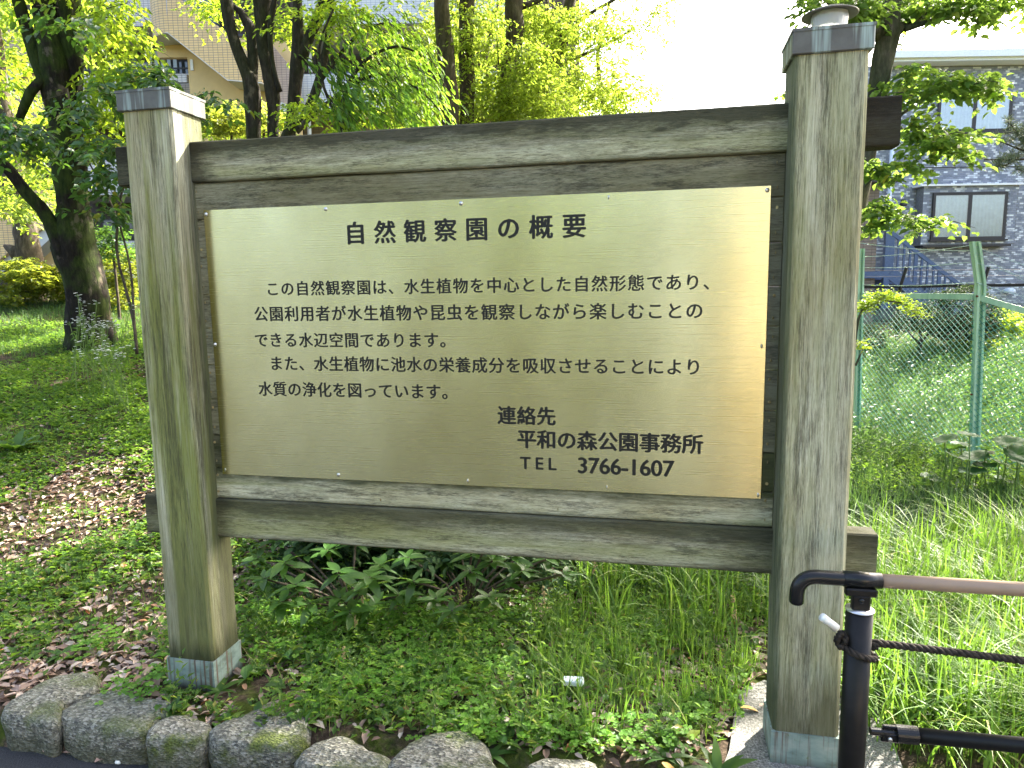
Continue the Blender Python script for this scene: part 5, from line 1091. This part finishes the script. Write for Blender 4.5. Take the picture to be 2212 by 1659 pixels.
# tall bright grass, right side and under the right half of the board
T_, _, _ = scatter(900, 1230, 2500, 3.05, 4.4, 2, lambda x, y, u, d: np.clip(.15+(d-2.9)*.8, 0, 1)*np.clip((u-1180)/260, 0, 1)*(1-.85*sm(3.6, 4.0, d)*(u > 1700))*~onslab(x, y)); T_ = T_[:520]
blades('tall_grass', 'tall bright green grass blades standing under and right of the board', tuft(T_, 12, .05), .34, .0105, M_grass, 1.35)
T_, _, _ = scatter(330, 1790, 2500, 2.0, 3.3, 2, lambda x, y, u, d: 1.0*~onslab(x, y))
blades('lush_grass', 'lush long grass behind the handrail', tuft(T_, 13, .06), .32, .0095, M_grass, 1.4)
T_, _, _ = scatter(200, 1150, 1640, 2.3, 3.3, 2, lambda x, y, u, d: .8*~onslab(x, y))
blades('grass_tufts', 'short grass tufts in the foreground weeds', tuft(T_, 11, .028), .16, .006, M_grass, .9)
T_, _, _ = scatter(520, 500, 1700, 2.25, 3.6, 2, lambda x, y, u, d: .6*~onslab(x, y))
blades('fine_grass', 'fine arching grass among the clover', tuft(T_, 9, .03), .13, .0028, M_grass, 1.3)
T_, _, _ = scatter(9000, -300, 560, 2.7, 10.5, 1.4, lambda x, y, u, d: np.clip(.15+1.6*nz(x, y, .8, 3)+.5*sm(4.3, 5.6, d), 0, 1))
blades('bank_grass', 'short patchy grass on the shaded bank', tuft(T_, 6, .03), .055, .0045, M_grass, .9)
T_, _, _ = scatter(1500, -300, 330, 8.0, 11, 2)
blades('sunlit_grass', 'sunlit grass along the top of the bank', tuft(T_, 8, .08), .10, .007, M_meadow, .9)
T_, _, _ = scatter(2600, 1790, 2450, 5.2, 11.5, 1.5)
blades('meadow_grass', 'meadow grass beyond the chain-link fence', tuft(T_, 7, .05), .22, .007, M_meadow, .7)
# broad weeds: stems with leaves
def weeds(name, lab, p, H_, L, W, mat, nl=8, cat='weeds', spread=.02, shape=4, flat=.5):
    N = len(p); h = H_*(.5+RNG.random(N)); le = RNG.normal(0, .18, (N, 2)); t_ = (np.arange(nl)+.6)/nl; th = RNG.random((N, 1))*6.28+np.arange(nl)[None]*2.4
    pos = p[:, None]+np.stack([le[:, :1]*h[:, None]*t_, le[:, 1:]*h[:, None]*t_, h[:, None]*t_], -1)+RNG.normal(0, spread, (N, nl, 3))*[1, 1, .2]
    dr = np.stack([np.cos(th), np.sin(th), flat+0*th+RNG.normal(0, .25, th.shape)], -1); nr = unit(np.stack([-np.cos(th)*.4, -np.sin(th)*.4, 1+0*th], -1)+RNG.normal(0, .25, (N, nl, 3))); sc = (1.15-.6*t_)[None]*(.6+.8*RNG.random((N, nl)))
    me = leaf_mesh(name, pos.reshape(-1, 3), dr.reshape(-1, 3), nr.reshape(-1, 3), L*sc.ravel(), W*sc.ravel(), mat, shape=shape, droop=.2); o = put(bpy.data.objects.new(name, me)); tag(o, lab, cat, kind='stuff'); return o
p_, _, _ = scatter(10500, -300, 560, 2.7, 9.5, 1.25, lambda x, y, u, d: np.clip(.16+1.6*nz(x, y, 1.1, 9)+.75*sm(4.3, 5.6, d), 0.04, 1)); weeds('bank_weeds', 'low leafy weeds covering the shaded bank in patches', p_, .05, .045, .024, M_weed, 7)
p_, _, _ = scatter(4200, 300, 1700, 2.15, 4.2, 2, lambda x, y, u, d: (.8-.45*sm(1150, 1400, u)*(d < 2.9))*(1-.8*sm(3.1, 3.4, d)*(u < 1250))*~onslab(x, y)); weeds('foreground_weeds', 'mixed leafy weeds under the board', p_[::2], .05, .034, .018, M_weed, 8); weeds('taller_weeds', 'taller narrow leaved weeds under the board', p_[1::3], .14, .045, .013, M_weed, 11, flat=.8); weeds('round_weeds', 'round leaved weeds under the board', p_[3::8], .04, .055, .040, M_shrub, 6, shape=6, flat=.3)
p_, _, _ = scatter(4200, 1800, 2450, 6.5, 11.8, 1.5); weeds('meadow_weeds', 'tall leafy weeds beyond the chain-link fence', p_, .26, .075, .020, M_meadow, 11, flat=.7)
p_, _, _ = scatter(9000, 1700, 2450, 3.6, 6.4, 1.6, lambda x, y, u, d: np.clip((d-3.5)*1.2, 0, 1)); weeds('ivy_ground_cover', 'dark ivy-like ground cover in front of the chain-link fence', p_, .05, .045, .028, M_ivy, 7, cat='ground cover')
p_, _, _ = scatter(500, 1800, 2450, 5.6, 7.0, 1.6); weeds('fence_weeds', 'leafy weeds along the foot of the fence', p_, .22, .06, .018, M_weed, 10, flat=.7)
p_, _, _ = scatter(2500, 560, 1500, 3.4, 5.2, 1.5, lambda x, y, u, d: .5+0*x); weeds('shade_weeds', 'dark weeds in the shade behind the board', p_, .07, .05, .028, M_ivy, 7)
# clover patches
p_, _, _ = scatter(8500, 100, 1640, 2.15, 3.35, 2, lambda x, y, u, d: np.clip(.10+1.9*nz(x, y, 2.6, 5)+.35*sm(560, 700, u)-.5*sm(1250, 1500, u)-.25*(u < 520)*(d > 2.95), 0, 1)); N = len(p_)
c_ = np.repeat(p_, 3, 0); hgt = np.repeat(.012+.055*RNG.random(N), 3); c_ = c_+np.stack([0*hgt, 0*hgt, hgt], 1); th = np.repeat(RNG.random(N)*6.28, 3)+np.tile([0, 2.09, 4.19], N); tl = np.repeat(RNG.normal(0, .2, (N, 2)), 3, 0)
dr = np.stack([np.cos(th), np.sin(th), .1+0*th], 1); nr = unit(np.stack([tl[:, 0], tl[:, 1], np.ones(3*N)], 1)); o = put(bpy.data.objects.new('clover', leaf_mesh('clover', c_, dr, nr, .0175, .0175, M_clover, shape=5, fold=.12, rnd=np.repeat(RNG.random(N), 3)))); tag(o, 'bright green three-leaved clover between the stones and the board', 'clover', kind='stuff')
# the same growth goes on behind the board and beyond the picture's right edge
p_, _, _ = scatter(2600, 900, 1800, 4.6, 13, 1.5); weeds('rear_weeds', 'leafy weeds on the ground behind the board', p_, .16, .09, .030, M_meadow, 9, flat=.6)
p_, _, _ = scatter(2600, 2400, 4200, 2.2, 13, 1.4); weeds('side_weeds', 'leafy weeds further right beyond the handrail', p_, .18, .09, .028, M_meadow, 9, flat=.6)
T_, _, _ = scatter(900, 2450, 3800, 1.6, 5.5, 1.5); blades('side_grass', 'long grass further right beyond the handrail', tuft(T_, 9, .07), .30, .010, M_grass, 1.3)
# leaf litter
def litter(name, lab, p, L, W, mat=None):
    N = len(p); th = RNG.random(N)*6.28; dr = np.stack([np.cos(th), np.sin(th), RNG.normal(0, .18, N)], 1); nr = unit(np.stack([RNG.normal(0, .3, N), RNG.normal(0, .3, N), np.ones(N)], 1)); sz = .5+RNG.random(N)*.9
    me = leaf_mesh(name, p+np.stack([0*th, 0*th, .004+.012*RNG.random(N)], 1), dr, nr, L*sz, W*sz, mat or M_litter, shape=6, fold=.3*1.0, droop=.1); o = put(bpy.data.objects.new(name, me)); tag(o, lab, 'leaf litter', kind='stuff'); return o
p_, _, _ = scatter(20000, -350, 620, 2.4, 7.5, 1.3, lambda x, y, u, d: np.clip(.95-1.4*nz(x, y, .8, 3)-.85*sm(4.2, 5.6, d), .10, 1)); litter('leaf_litter', 'dry pinkish brown fallen leaves covering the bank', p_, .046, .023)
p_, _, _ = scatter(6500, 500, 1720, 2.15, 4.4, 2, lambda x, y, u, d: .4+.6*sm(1100, 1350, u)); p_ = p_[~onslab(p_[:, 0], p_[:, 1])]; litter('board_litter', 'grey brown dead leaves among the weeds under the board', p_, .045, .022)
# moss cushions on the soil are colour of the ground; white fleabane
def fleabane(lab, stems, d, H_=None, cat='wildflower'):
    b = None; mbs = MB(); fl = []; lv = []
    for (u, v, ub) in stems:
        top_ = P(u, v, d+random.uniform(-.15, .15)); q = P(ub, 760, d); 
        root = np.array([q[0]+RNG.normal(0, .05), q[1]+RNG.normal(0, .1), 0]); root[2] = gz(root[0], root[1]); b = root if b is None else b
        path = resample([root-[0, 0, .03], (root*.5+top_*.5)+RNG.normal(0, .02, 3), top_], .05); mbs.tube(path, [.003]*len(path), 4)
        for k in range(6): c = top_+RNG.normal(0, .028, 3)*[1, 1, .6]; fl.append(c); mbs.tube([path[-2], c], [.0018, .0012], 3)
        for k in range(9): f = random.random()*.85; lv.append(root+(top_-root)*f)
    t = empty('fleabane_plant', b); tag(t, lab, cat, 'white fleabane flowers'); mbs.build('stems', M_stem, t, tuple(b))
    lv = np.array(lv); N = len(lv); leaf_obj('leaves', t, b, lv, unit(RNG.normal(0, 1, (N, 3))+[0, 0, .5]), unit(RNG.normal(0, .4, (N, 3))+[0, 0, 1]), .06, .014, M_weed)
    fl = np.repeat(np.array(fl), 9, 0); N = len(fl); th = np.tile(np.arange(9)*2*math.pi/9, N//9); tl = np.repeat(RNG.normal(0, .35, (N//9, 3)), 9, 0); dr = np.stack([np.cos(th), np.sin(th), 0*th], 1)+tl*.4; nr = unit(tl+[0, -.3, 1])
    leaf_obj('flowers', t, b, fl, dr, nr, .013, .007, M_petal); return t
R_ = random.Random(3)
def st_(cx, cy, n, sx, sy): return [(cx+R_.gauss(0, sx), cy+R_.gauss(0, sy), cx+R_.gauss(0, sx*.6)) for _ in range(n)]
fleabane('tall white fleabane flowering against the mossy trunk base', st_(185, 700, 16, 22, 22), 7.0)
fleabane('white fleabane cluster between the trunk and left post', st_(225, 715, 18, 30, 22), 6.7)
fleabane('low white fleabane on the bank below the tall ones', st_(250, 765, 12, 34, 16), 6.2)
def dots(name, lab, p, z, r=.012):
    N = len(p); p = p+np.stack([0*p[:, 0], 0*p[:, 0], z*(.6+.5*RNG.random(N))], 1); q = np.repeat(p, 6, 0); th = np.tile(np.arange(6)*1.047, N); o = put(bpy.data.objects.new(name, leaf_mesh(name, q, np.stack([np.cos(th), np.sin(th), .1+0*th], 1), np.tile([0, -.4, 1.], (6*N, 1)), r, r*.8, M_petal))); tag(o, lab, 'wildflowers', kind='stuff')
p_, _, _ = scatter(330, 1840, 2450, 6.9, 11.5, 1.2, lambda x, y, u, d: np.clip(.4+2*nz(x, y, .9, 1), 0, 1)); dots('meadow_flowers', 'scattered white flowers in the meadow beyond the fence', p_, .38, .022)
p_, _, _ = scatter(60, 60, 560, 4.2, 6.6, 1.2); dots('bank_flowers', 'few small white flowers on the bank', p_, .09, .010)
# seed spikes and rosettes, single plants
def spike(u, v0, v1, d, lab):
    b = P(u, v1, d); b[2] = gz(b[0], b[1]); t_ = P(u+R_.uniform(-8, 8), v0, d); t = empty('seed_spike', b); tag(t, lab, 'weed', 'dry seed spikes in the weeds'); mb = MB(); p = resample([b-[0, 0, .02], (b+t_)/2+[.004, 0, 0], t_], .02); mb.tube(p, [.0016]*len(p), 5); mb.build('stalk', M_stem, t, tuple(b)); mb = MB()
    for k in range(26): c = t_+(b-t_)*(.42*R_.random())+RNG.normal(0, .0045, 3); mb.tube([c-[0, 0, .004], c, c+[0, 0, .004]], [.001, .0042, .001], 5)
    mb.build('seeds', M_seed, t, tuple(b))
for u, v0, v1, d_, lab in ((745, 1397, 1500, 2.75, 'brightest tan seed spike standing in front of the clover right of the left post'), (665, 1290, 1370, 3.1, 'tan seed spike rising against the dark shrub'), (780, 1285, 1375, 3.1, 'pale knotty seed spike beside the whorled shrub leaves'), (743, 1460, 1530, 2.65, 'short seed spike leaning over the peaked stone'), (1180, 1265, 1400, 3.0, 'seed spike with a dry leaf under the middle of the board'), (1285, 1185, 1320, 3.3, 'seed spike just below the lower beam'), (1590, 1290, 1430, 2.9, 'bushy seed spike in tall grass left of the right post'), (770, 1330, 1400, 3.0, 'small seed spike among dark green leaves'), (1000, 1270, 1350, 3.2, 'thin curved seed spike in the shadow under the board')): spike(u, v0, v1, d_, lab)
def rosette(u, v, n, L, lab, up=.6, proto=None, name='rosette_weed'):
    b = on_ground(u, v); t = empty(name, b); tag(t, lab, 'weed')
    for k in range(n): th = k*2.4+R_.random(); e_ = up*(.5+R_.random()*.8); place_leaf(proto or R_.choice(rp_), b+[0, 0, .01], (math.cos(th), math.sin(th), e_), (-math.cos(th)*e_, -math.sin(th)*e_, 1), L*(.7+.5*R_.random()), t)
rp_ = [leaf_proto('leaf', 1, .30, M_weed, .15, .35), leaf_proto('leaf', 1, .26, M_weed, .2, .5)]
for a in ((570, 1330, 14, .16, 'upright dandelion-like rosette of long leaves right of the left post'), (135, 1425, 9, .085, 'toothed rosette weed on the soil behind the first stones'), (60, 1420, 8, .08, 'flat rosette weed at the left picture edge'), (475, 1500, 7, .09, 'single weed with a tall pitted leaf in front of the left post collar'), (30, 980, 14, .22, 'large leafy weed at the left edge halfway down', 1.2), (1335, 1530, 7, .07, 'small rounded rosette right of the white litter'), (1450, 1600, 8, .09, 'broad weed near the last stone'), (1440, 1645, 7, .08, 'lobed weed at the bottom edge left of the slab'), (1060, 1640, 11, .075, 'leafy weed growing over the domed bluish stone'), (290, 1180, 12, .11, 'leafy weed on the bank left of the left post'), (880, 1440, 10, .075, 'blue green broad leaves in the clover', .4), (990, 1390, 12, .085, 'grey green broad leaf cluster in the foreground middle', .6), (600, 1395, 9, .07, 'serrated creeping weed beside the left post foot', .3), (1550, 1690, 7, .12, 'pointed leaf weed at the bottom edge before the slab', 1.3), (1240, 1280, 12, .10, 'upright willow-leaved weed under the beam', 1.8), (1225, 1330, 10, .08, 'lower willow-leaved weed under the beam', 1.5)): rosette(*a)
# single leaves and litter objects on path and slab
for (u, v, L, th, lab, mi, zz) in ((150, 1625, .085, .3, 'long pinkish dry leaf on the path below the second stone', 0, -.1), (178, 1620, .07, .9, 'orange brown curled leaf on the path at the stone foot', 1, -.1), (205, 1650, .10, 1.0, 'pink narrow leaf at the bottom edge of the path', 0, -.1), (95, 1628, .035, 2, 'tiny pale leaf on the path', 0, -.1), (137, 1628, .05, .2, 'tan leaf tip beside the long pinkish leaf', 0, -.1), (300, 1640, .07, .6, 'crumpled pink leaf below the small rounded stone', 0, -.1), (325, 1630, .06, 1.2, 'reddish leaf touching the small rounded stone', 1, -.1), (272, 1645, .05, .1, 'small torn leaf left of the crumpled pink one', 0, -.1), (20, 1458, .09, .2, 'large tan leaf on the dark path at the left edge', 0, 0), (42, 1458, .06, .5, 'cream leaf crossing the large tan leaf', 0, 0), (68, 1470, .035, 2.1, 'small orange leaf behind the first stone', 1, 0), (5, 1525, .05, .1, 'orange tan leaf cut by the left picture edge', 1, -.1), (1600, 1532, .075, -.1, 'long yellow leaf lying on the concrete slab edge', 2, .018), (1640, 1527, .035, .4, 'small pink leaf beside the yellow one on the slab', 0, .018), (1430, 1650-.0, .07, -.9, 'upright orange leaf among weeds at the bottom', 2, 0.03)):
    w = onz(u, v, max(zz, -.1)); z0 = zz if zz == -.1 else max(zz, gz(w[0], w[1])); w = onz(u, v, z0+.006); m_ = [(.42, .27, .20), (.36, .13, .05), (.52, .30, .08)][mi]
    key = 'dry_leaf_%d' % mi; mt = bpy.data.materials.get(key) or simple(key, m_, .6, .3, var=.3, scale=60)
    me = leaf_proto('fallen_leaf', 1, .38, mt, R_.uniform(.1, .7), R_.uniform(-.2, .25)); o = put(bpy.data.objects.new('fallen_leaf', me)); o.location = tuple(w+[0, 0, .006]); o.rotation_euler = (R_.uniform(-.2, .2), R_.uniform(-.15, .15), th-YAW*0+.2); o.scale = (L, L, L); tag(o, lab, 'fallen leaf', 'single fallen leaves on path and slab')
w = on_ground(1240, 1503); mb = MB(); mb.box((-.040, -.016, 0), (.040, .016, .026), bev=.004); o = mb.build('paper_scrap', M_paper); o.location = tuple(w+[0, 0, .045]); o.rotation_euler = (.25, -.1, -.05); tag(o, 'crumpled white paper scrap lying in the weeds below the board', 'litter')
w = onz(249, 1650, -.1); mb = MB(); mb.tube([(0, 0, 0), (.006, 0, .004), (.016, 0, .004), (.022, 0, 0)], [.002, .007, .007, .002], 10); o = mb.build('pebble', M_white, None, (0, 0, 0), True); o.location = tuple(w+[0, 0, .004]); tag(o, 'small white pebble on the path below the second stone', 'pebble')

# ------------------------------------------------------------------ unseen trees, wall and column added behind the viewer for the plate to mirror
for (x, y, h, r, lab) in ((-3.5, -12, 7.5, 2.6, 'round green tree across the path, left of the viewer'), (2.0, -15, 8.5, 3.0, 'tall green tree across the path behind the viewer'), (6.5, -12.5, 7, 2.2, 'small green tree across the path to the right'), (-8.5, -9, 7, 2.6, 'green tree beside the path far left behind the viewer'), (-.8, -10.5, 6.0, 1.7, 'slim green tree behind the viewer')):
    b = np.array([x, y, -.1]); t = empty('unseen_park_tree', b); tag(t, lab, 'tree', 'unseen trees across the path, mirrored in the plate'); mb = MB(); mb.tube([b-[0, 0, .2], b+[.1, 0, h*.4], b+[0, .1, h*.8]], [.22, .16, .06], 9, .1); mb.build('trunk', M_bark3, t, tuple(b), True)
    C_ = wblobs([(x, y, h*.66, r, r, h*.32, 260)]); pos, ld, ln, en = sprays(C_, .7, 14, .4); leaf_obj('crown', t, b, pos, ld, ln, .17, .09, M_leafD)
mb = MB(); mb.box((-6, 0, 0), (6, .25, 2.6)); o = mb.build('reflection_wall', simple('warm_plaster', (.62, .50, .36), .9, .1)); o.location = (9.2, -13.5, -.1); tag(o, 'unseen warm beige wall added behind the viewer for the plate reflection', 'wall')  # added wall, a warm light patch for the plate's reflection
pc = empty('reflection_column', (1.85, -6.2, -.1)); tag(pc, 'unseen blue grey column added behind the viewer for the plate reflection', 'column')  # added column, makes the bluish band in the plate's reflection
mb = MB(); mb.lathe((1.85, -6.2, -.1), [(.16, 0), (.16, .05), (.15, .06), (.15, 3.2), (.17, 3.25), (.17, 3.3)], 20); mb.build('shaft', simple('blue_grey_paint', (.16, .20, .27), .6, .3), pc, (1.85, -6.2, -.1), True)
mb = MB(); mb.box((1.5, -6.55, -.10), (2.2, -5.85, -.02), bev=.01); mb.build('base', M_conc, pc, (1.85, -6.2, -.1))
# unseen tree added right of the picture to shade the fence corner and butterbur
b = np.array([8.9, 9.8, 0.0]); b[2] = gz(b[0], b[1]); t = empty('unseen_park_tree', b); tag(t, 'unseen broad tree added near the grey house to shade the fence corner', 'tree')
mb = MB(); mb.tube([b-[0, 0, .3], b+[.1, 0, 2.2], b+[-.1, .1, 4.6], b+[0, 0, 7]], [.24, .18, .13, .05], 10, .15); mb.build('trunk', M_bark3, t, tuple(b), True)
C_ = wblobs([(8.6, 9.9, 7.0, 3.4, 3.2, 1.1, 520)]); pos, ld, ln, en = sprays(C_, .7, 14, .35); sz = .7+.6*RNG.random(len(pos)); leaf_obj('crown', t, b, pos, ld, ln, .13*sz, .075*sz, M_leafA)
